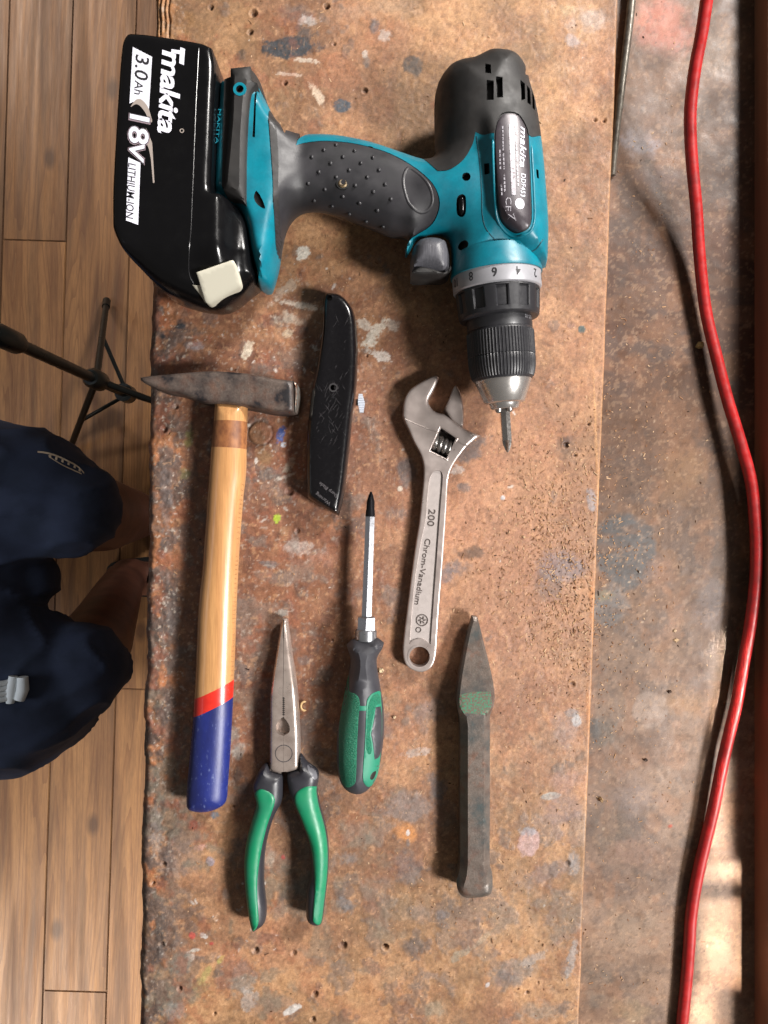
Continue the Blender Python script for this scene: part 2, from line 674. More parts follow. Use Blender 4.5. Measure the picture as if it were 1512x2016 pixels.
def pine(m):
    """rings of the grain, knots and dull grime on top of the plank colour"""
    nt = m.node_tree
    N, LK = nt.nodes, nt.links
    b = N['Principled BSDF']
    src = b.inputs['Base Color'].links[0].from_socket
    tc = N.new('ShaderNodeTexCoord')
    oi = N.new('ShaderNodeObjectInfo')
    av = N.new('ShaderNodeVectorMath')
    av.operation = 'ADD'
    LK.new(tc.outputs['Object'], av.inputs[0])
    cx = N.new('ShaderNodeCombineXYZ')
    rm = N.new('ShaderNodeMath')
    rm.operation = 'MULTIPLY'
    rm.inputs[1].default_value = 7.0
    LK.new(oi.outputs['Random'], rm.inputs[0])
    LK.new(rm.outputs[0], cx.inputs[0])
    LK.new(rm.outputs[0], cx.inputs[1])
    LK.new(cx.outputs[0], av.inputs[1])
    mp = N.new('ShaderNodeMapping')
    mp.inputs['Scale'].default_value = (1, 0.055, 1)
    LK.new(av.outputs[0], mp.inputs[0])
    n1 = N.new('ShaderNodeTexNoise')
    n1.inputs['Scale'].default_value = 13
    n1.inputs['Detail'].default_value = 2.5
    n1.inputs['Distortion'].default_value = 0.4
    LK.new(mp.outputs[0], n1.inputs['Vector'])
    mu = N.new('ShaderNodeMath')
    mu.operation = 'MULTIPLY'
    mu.inputs[1].default_value = 22
    LK.new(n1.outputs[0], mu.inputs[0])
    fr = N.new('ShaderNodeMath')
    fr.operation = 'FRACT'
    LK.new(mu.outputs[0], fr.inputs[0])
    cr = N.new('ShaderNodeMapRange')
    cr.inputs[1].default_value, cr.inputs[2].default_value = 0.55, 1.0
    LK.new(fr.outputs[0], cr.inputs[0])
    gr = N.new('ShaderNodeMath')
    gr.operation = 'MULTIPLY'
    gr.inputs[1].default_value = 0.5
    LK.new(cr.outputs[0], gr.inputs[0])
    mx = N.new('ShaderNodeMix')
    mx.data_type = 'RGBA'
    LK.new(gr.outputs[0], mx.inputs[0])
    LK.new(src, mx.inputs[6])
    mx.inputs[7].default_value = L4((104, 62, 36))
    # knots
    mk_ = N.new('ShaderNodeMapping')
    mk_.inputs['Scale'].default_value = (1, 0.55, 1)
    LK.new(av.outputs[0], mk_.inputs[0])
    vo = N.new('ShaderNodeTexVoronoi')
    vo.voronoi_dimensions = '2D'
    vo.inputs['Scale'].default_value = 5.2
    LK.new(mk_.outputs[0], vo.inputs['Vector'])
    kr = N.new('ShaderNodeMapRange')
    kr.inputs[1].default_value, kr.inputs[2].default_value = 0.075, 0.03
    LK.new(vo.outputs['Distance'], kr.inputs[0])
    m2 = N.new('ShaderNodeMix')
    m2.data_type = 'RGBA'
    ks = N.new('ShaderNodeMath')
    ks.operation = 'MULTIPLY'
    ks.inputs[1].default_value = 0.75
    LK.new(kr.outputs[0], ks.inputs[0])
    LK.new(ks.outputs[0], m2.inputs[0])
    LK.new(mx.outputs[2], m2.inputs[6])
    m2.inputs[7].default_value = L4((70, 40, 24))
    # each plank a little lighter or darker
    hv = N.new('ShaderNodeHueSaturation')
    vr = N.new('ShaderNodeMapRange')
    vr.inputs[3].default_value, vr.inputs[4].default_value = 0.80, 1.14
    LK.new(oi.outputs['Random'], vr.inputs[0])
    LK.new(vr.outputs[0], hv.inputs['Value'])
    LK.new(m2.outputs[2], hv.inputs['Color'])
    LK.new(hv.outputs[0], b.inputs['Base Color'])


pine(M_pine)
M_gap = pm('gap_dark', (70, 46, 32), 0.9)
floor = tag(mk('floor', [(-6000, -6000, FLOOR - 22), (6000, -6000, FLOOR - 22), (6000, 6000, FLOOR - 22), (-6000, 6000, FLOOR - 22)], [[0, 1, 2, 3]], M_gap, None, (0, 0, FLOOR - 22), False), kind='structure')
DF = D - FLOOR
kf = DF / F
slope = -0.031                 # the boards run slightly oblique
bx0 = (145 - 756) * kf
ytop = 1008 * kf
pw = 125 * kf
ang = math.atan2(-slope, 1.0)
dirv = np.array([math.sin(math.atan(-slope)) * -1, 1.0])
dirv = np.array([(145 - 83) * kf, 2016 * kf])
dirv /= np.linalg.norm(dirv)
perp = np.array([dirv[1], -dirv[0]])
p0 = np.array([bx0, ytop])
pl_mesh = {}
joints = {0: [-560], 1: [-380.0 + 0], 2: [-1080]}


def plank(i, t0, t1):
    """plank i right of the line through px (145, 0); t = mm down from the top of the photo"""
    key = (round(t1 - t0))
    L = t1 - t0
    if key not in pl_mesh:
        bm = bmesh.new()
        V, Fc = box_v((0, 0, -10), (pw - 1.0, L - 0.9, 20))
        vs_ = [bm.verts.new(Vector(v) * 0.001) for v in V]
        for f in Fc:
            bm.faces.new([vs_[k] for k in f])
        bmesh.ops.bevel(bm, geom=[e for e in bm.edges if all(v.co.z > -0.001 for v in e.verts)], offset=0.0014, segments=2, affect='EDGES')
        me = bpy.data.meshes.new('plank')
        bm.to_mesh(me)
        bm.free()
        me.materials.append(M_pine)
        pl_mesh[key] = me
    o = bpy.data.objects.new('plank', pl_mesh[key])
    COL.objects.link(o)
    c = p0 + perp * (i + 0.5) * pw - dirv * (t0 + t1) / 2
    o.parent = floor
    o.location = (c[0] * 0.001, c[1] * 0.001, 0.022 + random.uniform(-0.4, 0.4) * 0.001)
    o.rotation_euler = (0, 0, math.atan2(dirv[1], dirv[0]) - math.pi / 2)


T_J = {-1: [476 * kf], 0: [476 * kf + 1400], 1: [1352 * kf], -2: [300 * kf + 900]}
for i in range(-9, 14):
    js = T_J.get(i, [300 + (i * 773) % 1500])
    cuts = [-900] + sorted(js) + [2900]
    for a_, b2 in zip(cuts[:-1], cuts[1:]):
        plank(i, a_, b2)

# ================================================================ the workbench
bench = thing('workbench', 'old paint-stained workbench with ragged left edge under the tools', 'workbench', (0, 0, FLOOR))
XL0, XR0 = lambda py: 303 - (py - 0) * 0.0165, lambda py: 1217 - py * 0.0385
M_board = pm('stained_fibreboard', (0, 0, 0), 0.58, attr=True, speck=(0.75, 0.24, 0.28), bump=0.55, bs=0.8, bdist=0.35, scratch=((214, 170, 130), 0.55), rv=0.15, vs=20, spec=0.5)
M_slab = pm('grimy_hardboard', (0, 0, 0), 0.5, attr=True, speck=(0.6, 0.22, 0.26), bump=0.3, bs=0.7, bdist=0.25, scratch=((190, 160, 135), 0.30), rv=0.12, vs=25, spec=0.4)
st_ = 0.72
YY = np.arange(-400, 400, st_)
PYr = 1008 - YY * F / D
kk = D / F
xl = (XL0(PYr) - 756) * kk + (fbm(YY, YY * 0 + 3, 26, 1, 5, 0.6) - 0.5) * 6.0
xr = (XR0(PYr) - 756) * kk + (fbm(YY, YY * 0 + 9, 60, 2, 3) - 0.5) * 1.6
nu = int(322 / st_)
uu = np.linspace(0, 1, nu)
X = xl[:, None] + (xr - xl)[:, None] * uu[None]
Y = np.repeat(YY[:, None], nu, 1)
PX, PY = 756 + X / kk, 1008 - Y / kk
Z = np.zeros_like(X)
C = np.zeros(X.shape + (3,))
C[:] = lin((166, 126, 88))
n60, n25, n9 = fbm(X, Y, 60, 0), fbm(X, Y, 26, 1, 5, 0.58), fbm(X, Y, 9, 2, 4, 0.6)
n3 = fbm(X, Y, 3.2, 3, 3, 0.6)
C = mixc(C, ss(0.40, 0.62, n60) * 0.7, (152, 108, 80))
C = mixc(C, ss(0.46, 0.66, n9) * 0.35, (150, 100, 66))
C = mixc(C, ss(0.5, 0.7, fbm(X, Y, 14, 5)) * 0.4, (184, 140, 100))
tn = fbm(X, Y, 38, 4, 5, .62)
C *= (0.70 + 0.56 * ss(.3, .7, tn))[..., None]
pk = np.exp(-(((PX - 1010) / 230) ** 2 + ((PY - 1100) / 300) ** 2))
C = mixc(C, pk * 0.65, (176, 126, 98))
# dark rusty brown in the left centre
rz = np.exp(-np.abs((PX - 480) / 300) ** 3) * ss(430, 640, PY) * (1 - ss(1350, 1750, PY))
C = mixc(C, np.clip(rz * (0.35 + 0.9 * n25), 0, 0.85), (124, 76, 54))
C = mixc(C, rz * ss(0.5, 0.62, n9) * 0.6, (96, 62, 48))
# grey worn paint, most of it to the left and towards the bottom
wt = 0.655 - 0.11 * ss(430, 300, PX) - 0.05 * ss(1200, 1900, PY) - 0.05 * rz + 0.10 * ss(560, 900, PX) * (1 - ss(1200, 1700, PY)) + 0.05 * (1 - ss(0, 600, PY)) * ss(380, 520, PX)
gm = ss(wt - 0.045, wt + 0.03, n25 * 0.75 + n9 * 0.25)
C = mixc(C, gm * (0.35 + .4 * n9), (124, 108, 96))
Z += gm * 0.15
g2 = ss(wt + 0.01, wt + 0.06, fbm(X, Y, 18, 4, 5, 0.6))
C = mixc(C, g2 * 0.5, (100, 88, 82))
Z += g2 * 0.15
# crusty left strip
ls = ss(60, 0, PX - (XL0(PY) + 35) + (n25 - 0.5) * 90)
C = mixc(C, ls * ss(0.35, 0.5, n9) * 0.85, (98, 78, 68))
C = mixc(C, ls * ss(0.50, 0.62, n9 * 0.6 + n3 * 0.4) * 0.6, (80, 68, 62))
C = mixc(C, ls * ss(0.56, 0.66, fbm(X, Y, 12, 3)) * 0.8, (164, 106, 66))
Z += ls * (n9 - 0.5) * 1.9 + ls * (n3 - 0.5) * .7
C = mixc(C, ss(0.66, 0.74, n3) * 0.35, (206, 160, 118))
C = mixc(C, ss(0.36, 0.28, n3) * 0.35, (104, 66, 44))
STAINS_AND_LIT_EDGE = [  # x, y, rx, ry, colour, strength, angle, edge, ragged
    (575, 92, 56, 26, (50, 58, 64), .95, -6, .25, .6), (592, 28, 70, 22, (112, 96, 88), .7, 10, .7, .8), (606, 40, 22, 14, (190, 182, 174), .7, 0, .4, .9),
    (600, 62, 30, 14, (84, 76, 72), .8, 20, .5, .8), (672, 208, 19, 14, (72, 82, 90), .95, 0, .2, .35), (812, 128, 20, 22, (92, 84, 78), .9, 0, .3, .5),
    (625, 185, 10, 24, (218, 196, 170), .85, -30, .3, .8), (600, 118, 26, 5, (206, 190, 170), .8, 8, .4, 1), (565, 145, 30, 4, (200, 176, 156), .8, 5, .3, 1),
    (736, 52, 12, 18, (90, 84, 84), .8, 0, .5, .7), (757, 70, 14, 14, (196, 184, 172), .7, 0, .4, .9), (718, 105, 7, 9, (204, 190, 176), .8, 0, .3, .6), (722, 122, 9, 12, (120, 112, 106), .7, 0, .4, .7),
    (770, 15, 80, 26, (166, 140, 116), .45, 0, .8, .6), (690, 25, 46, 20, (176, 146, 122), .4, 0, .8, .6), (474, 112, 14, 14, (86, 70, 58), .8, 0, .5, .9), (350, 42, 24, 26, (84, 64, 54), .7, 0, .6, .8),
    (860, 205, 16, 14, (150, 74, 50), .5, 0, .8, .5), (1160, 40, 50, 34, (176, 164, 156), .6, 0, .7, .6), (1125, 80, 18, 16, (168, 156, 152), .7, 0, .5, .5), (1120, 18, 26, 16, (196, 172, 136), .5, 0, .6, .6),
    (595, 500, 13, 17, (220, 212, 196), .95, 30, .2, .7), (556, 575, 12, 44, (206, 190, 168), .5, 50, .4, 1.0), (590, 600, 46, 7, (210, 196, 178), .75, 10, .3, .9), (570, 625, 40, 14, (186, 172, 152), .6, 0, .5, 1),
    (735, 660, 40, 14, (216, 206, 188), .8, -50, .3, 1.0), (748, 700, 30, 10, (218, 208, 196), .8, 20, .3, 1.0), (720, 640, 22, 10, (212, 202, 186), .7, 30, .3, 1), (775, 640, 16, 12, (196, 184, 168), .6, 0, .5, .9),
    (486, 690, 10, 24, (208, 194, 170), .85, 20, .3, .8), (385, 680, 24, 12, (156, 146, 146), .7, 0, .6, .5), (355, 642, 11, 6, (52, 54, 58), .95, 0, .2, .3), (320, 662, 6, 5, (48, 48, 50), .95, 0, .3, .3),
    (565, 655, 12, 8, (196, 178, 150), .7, 0, .4, .9), (575, 700, 60, 26, (120, 104, 92), .5, 0, .6, .8), (590, 720, 26, 12, (104, 86, 78), .6, 0, .5, .8),
    (552, 852, 11, 18, (48, 84, 150), .9, 15, .3, .7), (558, 876, 6, 6, (190, 200, 210), .8, 0, .3, .6), (545, 1022, 8, 11, (164, 186, 56), .95, 0, .2, .5), (372, 862, 11, 26, (126, 120, 66), .75, 10, .5, .7),
    (364, 932, 12, 14, (134, 126, 84), .7, 0, .5, .7), (400, 797, 12, 7, (200, 190, 160), .75, 0, .4, .9), (530, 935, 46, 14, (92, 92, 90), .6, -10, .5, .9), (556, 940, 26, 4, (196, 186, 172), .8, -20, .3, .9),
    (520, 900, 26, 30, (128, 104, 70), .6, 0, .6, .6), (570, 915, 8, 26, (190, 180, 160), .6, 30, .3, 1), (560, 1045, 16, 12, (170, 128, 92), .7, 0, .4, .6), (590, 1080, 40, 14, (188, 176, 166), .5, 10, .4, 1),
    (580, 1072, 12, 30, (150, 138, 128), .6, 0, .5, .8), (530, 1110, 20, 9, (96, 104, 108), .6, 0, .5, .8), (640, 1100, 50, 20, (178, 136, 112), .4, 0, .7, .6), (510, 985, 44, 26, (112, 84, 68), .5, 0, .6, .8),
    (800, 935, 22, 40, (96, 92, 92), .7, 0, .6, .8), (787, 962, 6, 6, (220, 210, 190), .9, 0, .3, .3), (780, 1010, 26, 16, (116, 108, 104), .55, 0, .6, .8), (925, 885, 42, 22, (92, 88, 88), .75, -30, .5, .8),
    (900, 925, 14, 10, (196, 190, 182), .6, 0, .3, 1), (912, 960, 16, 12, (98, 94, 94), .65, 0, .5, .7), (990, 980, 5, 5, (206, 204, 204), .95, 0, .2, .1), (1164, 984, 11, 26, (150, 140, 138), .9, -8, .25, .45),
    (930, 1088, 34, 14, (70, 58, 50), .7, -8, .5, .8), (895, 1118, 36, 22, (96, 92, 96), .65, 0, .6, .7), (880, 1135, 20, 20, (104, 98, 102), .6, 0, .6, .7), (1105, 1115, 52, 44, (124, 112, 112), .8, 0, .5, .5),
    (1080, 1150, 40, 40, (112, 98, 92), .55, 0, .6, .7), (1120, 880, 34, 40, (94, 74, 60), .6, 20, .7, .8), (1112, 868, 12, 14, (60, 46, 40), .7, 0, .6, .8), (1146, 648, 8, 8, (74, 92, 90), .95, 0, .2, .4),
    (1125, 640, 10, 8, (124, 92, 80), .6, 0, .5, .5), (1120, 770, 18, 26, (120, 94, 76), .4, 0, .7, .6), (1105, 1030, 30, 20, (130, 106, 86), .4, 0, .7, .8), (780, 1180, 30, 44, (132, 112, 102), .5, 0, .7, .7),
    (740, 1425, 40, 50, (118, 106, 100), .6, 0, .6, .8), (730, 1500, 26, 40, (132, 116, 102), .5, 0, .6, .8), (820, 1480, 34, 10, (176, 164, 156), .6, -10, .4, .9), (845, 1400, 40, 40, (124, 112, 108), .5, 0, .6, .9),
    (860, 1560, 26, 44, (110, 104, 104), .7, 0, .6, .8), (800, 1590, 60, 34, (128, 116, 110), .7, 10, .5, .7), (700, 1640, 40, 40, (124, 118, 106), .5, 0, .6, .8), (800, 1640, 30, 26, (196, 132, 74), .8, 0, .5, .4),
    (803, 1640, 4, 6, (222, 214, 208), .95, 0, .2, .2), (803, 1660, 5, 11, (116, 104, 98), .8, 0, .4, .4), (800, 1715, 36, 40, (102, 96, 94), .65, 20, .5, .8), (740, 1740, 40, 26, (132, 116, 100), .5, 0, .6, .8),
    (830, 1800, 40, 26, (158, 128, 108), .6, 0, .6, .6), (868, 1803, 16, 11, (120, 112, 110), .7, 0, .5, .5), (760, 1840, 46, 26, (126, 114, 96), .55, 20, .6, .8), (815, 1865, 34, 22, (98, 86, 80), .6, 0, .6, .8),
    (905, 1880, 26, 10, (150, 138, 118), .8, -30, .4, .8), (950, 1850, 36, 6, (168, 148, 122), .6, -40, .4, .8), (1040, 1660, 22, 30, (184, 152, 144), .97, 20, .15, .35), (1040, 1637, 18, 9, (150, 148, 150), .8, 0, .4, .9),
    (1085, 1568, 22, 8, (172, 166, 156), .95, -8, .2, .25), (1100, 1600, 60, 60, (134, 110, 104), .65, 0, .6, .6), (1075, 1720, 60, 22, (124, 108, 102), .6, -20, .6, .8), (1130, 1700, 14, 26, (140, 136, 134), .6, 0, .5, .7),
    (1118, 1540, 40, 40, (146, 120, 112), .5, 0, .7, .6), (1120, 1440, 34, 44, (140, 124, 116), .6, 0, .6, .6), (1134, 1420, 11, 18, (176, 174, 172), .85, 0, .4, .7), (1125, 1405, 14, 12, (130, 124, 122), .7, 0, .5, .6),
    (1020, 1910, 56, 30, (128, 116, 106), .75, -14, .5, .7), (990, 1930, 34, 30, (104, 98, 96), .6, 0, .5, .8), (1050, 1890, 34, 10, (158, 146, 136), .6, -30, .4, .9), (960, 1940, 4, 6, (220, 216, 214), .9, 40, .3, .3),
    (1060, 1990, 60, 22, (134, 120, 106), .6, 0, .6, .8), (1110, 1985, 20, 14, (90, 82, 78), .6, -20, .5, .8), (1125, 1890, 9, 44, (146, 142, 136), .8, 12, .4, .8), (860, 1990, 34, 30, (146, 136, 114), .6, 0, .6, .8),
    (556, 1206, 12, 8, (150, 142, 132), .85, 0, .3, .8), (378, 1842, 7, 8, (184, 82, 70), .95, 0, .2, .4), (416, 1858, 4, 4, (170, 70, 64), .9, 0, .3, .4), (400, 1842, 9, 7, (206, 198, 190), .85, 30, .3, .7), (374, 1885, 9, 11, (196, 176, 160), .85, 0, .3, .6),
    (380, 1872, 14, 4, (196, 190, 178), .8, -10, .3, .8), (404, 1920, 8, 24, (172, 156, 96), .8, 30, .4, .8), (434, 1890, 5, 12, (196, 186, 110), .85, 40, .3, .6), (395, 1945, 24, 20, (150, 140, 88), .5, 0, .6, .8),
    (360, 1900, 34, 34, (118, 120, 110), .6, 0, .6, .8), (480, 1925, 30, 40, (132, 126, 116), .7, 0, .5, .9), (492, 1965, 16, 30, (186, 182, 176), .5, 0, .4, 1.1), (574, 1988, 22, 9, (206, 200, 192), .9, -28, .25, .5),
    (530, 1975, 60, 26, (130, 112, 98), .5, 0, .6, .8), (340, 1990, 30, 22, (132, 138, 134), .7, 0, .5, .6), (414, 1697, 10, 10, (148, 134, 138), .95, 0, .25, .3), (395, 1668, 14, 6, (196, 150, 138), .6, -10, .3, 1),
    (350, 1680, 60, 50, (112, 98, 92), .55, 0, .6, .8), (380, 1625, 12, 12, (160, 72, 52), .6, 0, .5, .7), (420, 1605, 11, 9, (94, 106, 116), .9, 0, .4, .5), (500, 1700, 26, 40, (136, 130, 116), .6, 0, .6, .8),
    (530, 1690, 12, 22, (160, 142, 124), .8, 0, .4, .5), (558, 1688, 4, 5, (176, 70, 66), .9, 0, .3, .5), (605, 1745, 44, 30, (126, 122, 112), .7, 0, .6, .8), (690, 1690, 26, 20, (118, 118, 116), .55, 0, .6, .8),
    (680, 1780, 24, 16, (112, 116, 118), .6, 30, .5, .7), (460, 1460, 12, 40, (140, 132, 122), .7, 0, .5, .8), (470, 1480, 16, 20, (148, 142, 132), .7, 0, .5, .7), (490, 1400, 14, 18, (132, 116, 104), .6, 0, .5, .7),
    (600, 1300, 20, 12, (106, 100, 98), .5, 0, .5, .7), (620, 1500, 20, 14, (196, 166, 142), .5, 0, .5, .8), (560, 1550, 26, 20, (150, 100, 76), .5, 0, .6, .7), (340, 1200, 20, 70, (104, 96, 92), .6, 0, .5, .8),
    (330, 1430, 22, 60, (114, 98, 90), .6, 0, .5, .8), (310, 1640, 14, 60, (150, 140, 132), .5, 0, .5, .9), (325, 980, 14, 80, (98, 90, 88), .6, 0, .5, .8), (350, 1100, 14, 40, (172, 112, 70), .6, 0, .5, .7),
    (320, 1330, 10, 30, (186, 120, 74), .8, 0, .4, .6), (340, 1560, 18, 30, (170, 116, 80), .6, 0, .5, .7), (315, 1850, 12, 60, (86, 76, 70), .6, 0, .5, .8), (660, 1345, 20, 40, (112, 74, 54), .4, 0, .7, .8),
    (1175, 890, 3, 240, (214, 160, 104), .5, -2.2, .5, .3), (1168, 1200, 8, 90, (188, 122, 64), .6, -2.2, .6, .5), (1160, 1420, 6, 90, (190, 126, 70), .6, -2.2, .6, .5), (880, 760, 60, 50, (148, 104, 74), .3, 0, .8, .6)]  # long thin first strip paints the lit board edge, the rest are stains
for i_, s_ in enumerate(STAINS_AND_LIT_EDGE):
    stain(C, Z, PX, PY, X, Y, s_[0], s_[1], s_[2], s_[3], s_[4], s_[5], s_[6], s_[7], s_[8], seed=i_ % 5)
# scattered flecks of white and dark paint
for q in range(330):
    if q < 150:
        x, y = random.gauss(590, 110), random.gauss(670, 90)
    elif q < 220:
        x, y = random.gauss(520, 60), random.gauss(930, 70)
    elif q < 270:
        x, y = random.gauss(450, 60), random.gauss(1880, 60)
    else:
        x, y = random.uniform(300, 1160), random.uniform(0, 2016)
    r = random.choice([.9, 1.1, 1.3, 1.6, 2.2, 3.4])
    c_ = random.choice([(214, 204, 190), (200, 190, 178), (226, 220, 210), (186, 150, 120), (70, 58, 52), (196, 186, 176)])
    stain(C, Z, PX, PY, X, Y, x, y, r * random.uniform(0.8, 2.8), r, c_, .75, random.uniform(0, 180), .6, .95, .08, q % 5)
# nail and screw holes, and the round plug beside the hammer
HOLES = [(503, 1871, 7, 2.2), (578, 1878, 6, 1.2), (675, 1861, 8, 2.0), (759, 1865, 6.5, 3.5), (620, 1958, 6.5, 1.8), (422, 1997, 4, 1.5), (353, 1947, 5, 2), (616, 2008, 6, 2), (318, 1860, 6, 1.5),
         (415, 14, 5, 2), (499, 25, 8, 2.2), (643, 12, 6, 2.5), (492, 63, 6, 2), (561, 163, 5, 2), (718, 178, 6, 1.5), (658, 86, 4, 1.2), (722, 400 + 300, 3, 1), (570, 968, 8, 1.8), (586, 1045, 5, 1), (720, 1262, 5, 1.5),
         (1114, 876, 6, 1.8), (1133, 896, 4, 1.2), (1160, 835, 4, 1.5), (1130, 1158, 3.5, 2), (1127, 1347, 6, 1.3), (1118, 1700, 6, 1), (1038, 1955, 4, 1.2), (1060, 1936, 3, 1), (1120, 1105, 5, 1), (345, 800, 5, 1.5),
         (323, 845, 7, 2.2), (1172, 236, 4, 1.4), (1190, 237, 5, 1.6), (505, 1635, 4, 1), (460, 1590, 4, 1.2), (715, 1510, 4, 1), (655, 1262, 4, .8), (300, 1740, 5, 1.8), (322, 1702, 6, 1.6)]
for x, y, r, dp in HOLES:
    sel = (np.abs(PX - x) < 30) & (np.abs(PY - y) < 30)
    rr = np.hypot(PX[sel] - x, PY[sel] - y) + (n3[sel] - 0.5) * 2.5
    Z[sel] -= dp * (1 - ss(r * 0.65, r * 1.05, rr))
    Z[sel] += 0.25 * np.exp(-((rr - r * 1.25) / (r * 0.25)) ** 2)
    C[sel] = mixc(C[sel], (1 - ss(r * 0.3, r * 0.8, rr)) * 0.75, (74, 46, 32))
sel = (np.abs(PX - 512) < 45) & (np.abs(PY - 852) < 45)
rr = np.hypot(PX[sel] - 512, PY[sel] - 852) + (n9[sel] - 0.5) * 3
C[sel] = mixc(C[sel], (1 - ss(21, 24, rr)) * 0.8, (140, 102, 72))
C[sel] = mixc(C[sel], np.exp(-((rr - 24) / 2.0) ** 2) * 0.8, (80, 58, 44))
C[sel] = mixc(C[sel], (1 - ss(2, 8, rr)) * ss(0.45, 0.55, n3[sel]) * 0.8, (90, 50, 26))
Z[sel] -= 0.7 * np.exp(-((rr - 24) / 2.0) ** 2) - 0.35 * (1 - ss(20, 23, rr)) * (0.4 + n3[sel]) + 0.8 * (1 - ss(2, 6, rr)) * n3[sel]
# cracks and chips of the old wood at the top left corner
for cx_, w_, y0_, y1_ in ((313, 2.4, -40, 72), (322, 3.0, -40, 60), (331, 2.0, 0, 76), (303, 2, 20, 78)):
    dx = np.abs(PX - cx_ - (fbm(Y, Y * 0, 16, 2) - 0.5) * 14)
    m = np.exp(-(dx / w_) ** 2) * ss(y1_ + 8, y1_ - 12, PY)
    Z -= 2.2 * m
    C = mixc(C, m * 0.7, (66, 40, 26))
tl = ss(395, 300, PX) * ss(90, 60, PY)
C = mixc(C, tl * 0.6, (190, 138, 84))
rb = ss(.55, .68, fbm(X, Y, 15, 2, 5, .62)) * (0.25 + .75 * ss(900, 300, PX))
C = mixc(C, rb * 0.45, (150, 84, 56))
gg = ss(.58, .70, fbm(X, Y, 21, 5, 5, .62)) * ss(1150, 1500, PY) * (.4 + .6 * ss(900, 400, PX))
C = mixc(C, gg * 0.6, (122, 114, 98))
n1 = fbm(X, Y, 1.7, 1, 2, .7)
C *= (0.84 + 0.32 * ss(.2, .8, n1))[..., None]
C *= (0.94 + 0.12 * RNG.random(X.shape))[..., None]
C = mixc(C, ss(.72, .80, fbm(X, Y, 2.0, 4, 2, .6)) * .3 * (0.1 + rz + ls), (196, 184, 168))
Z += (n1 - .5) * .16
C *= np.array([1.0, 1.0, 1.03])
# relief
Z += (n3 - 0.5) * 0.34 + (n9 - 0.5) * 0.45 + (n60 - 0.5) * 0.8 - 0.55
dl = (X - xl[:, None])
Z -= 7.0 * np.clip(1 - dl / (4.0 + 5 * n9), 0, 1) ** 2
dr = (xr[:, None] - X)
Z -= 0.7 * np.clip(1 - dr / 1.4, 0, 1) ** 2
C = mixc(C, np.clip(1 - dr / 1.6, 0, 1) * (0.1 + .5 * n9), (196, 150, 104))  # pale tint painted as light caught by the right edge
top = grid_obj('top_board', X, Y, Z, C, M_board, bench, -7.5)
ubox = box_v((0, 0, -24), (0, 0, 0))
# solid wood below the skin of the board
pts_ = raw([(xl[0] + 7, -400), (xr[0] + 0, -400), (xr[-1], 400), (xl[-1] + 7, 400)])
M_under = pm('bench_timber', (120, 84, 58), 0.8, col2=(84, 58, 42), vs=40, st=(1, .1, 1))
plate('core_board', [(p[0] - 4, p[1]) for p in pts_], -44, -7.6, M_under, bench)
# lower sheet to the right
X2v = np.arange(100, 560, 1.0)
Y2v = np.arange(-420, 420, 1.0)
X2, Y2 = np.meshgrid(X2v, Y2v)
PX2, PY2 = 756 + X2 * F / (D + 6), 1008 - Y2 * F / (D + 6)
Z2 = np.zeros_like(X2) - 6.0
C2 = np.zeros(X2.shape + (3,))
C2[:] = lin((128, 102, 82))
a60, a20, a5 = fbm(X2, Y2, 60, 2), fbm(X2, Y2, 22, 3, 5, .6), fbm(X2, Y2, 5, 4, 4, .6)
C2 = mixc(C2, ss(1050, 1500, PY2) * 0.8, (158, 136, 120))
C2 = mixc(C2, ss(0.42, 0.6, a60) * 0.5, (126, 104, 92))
C2 = mixc(C2, np.exp(-((PY2 - 590) / 290) ** 2) * 0.9, (88, 58, 42))  # darker brown band painted for the shade between the two windows
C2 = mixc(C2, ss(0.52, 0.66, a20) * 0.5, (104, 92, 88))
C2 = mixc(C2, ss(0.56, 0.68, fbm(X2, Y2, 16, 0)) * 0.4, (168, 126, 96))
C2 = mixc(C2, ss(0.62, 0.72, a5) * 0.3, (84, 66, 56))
C2 = mixc(C2, ss(1330, 1480, PX2) * (1 - ss(750, 1000, PY2)) * 0.5, (70, 46, 34))  # upper right painted darker for the shade lying there
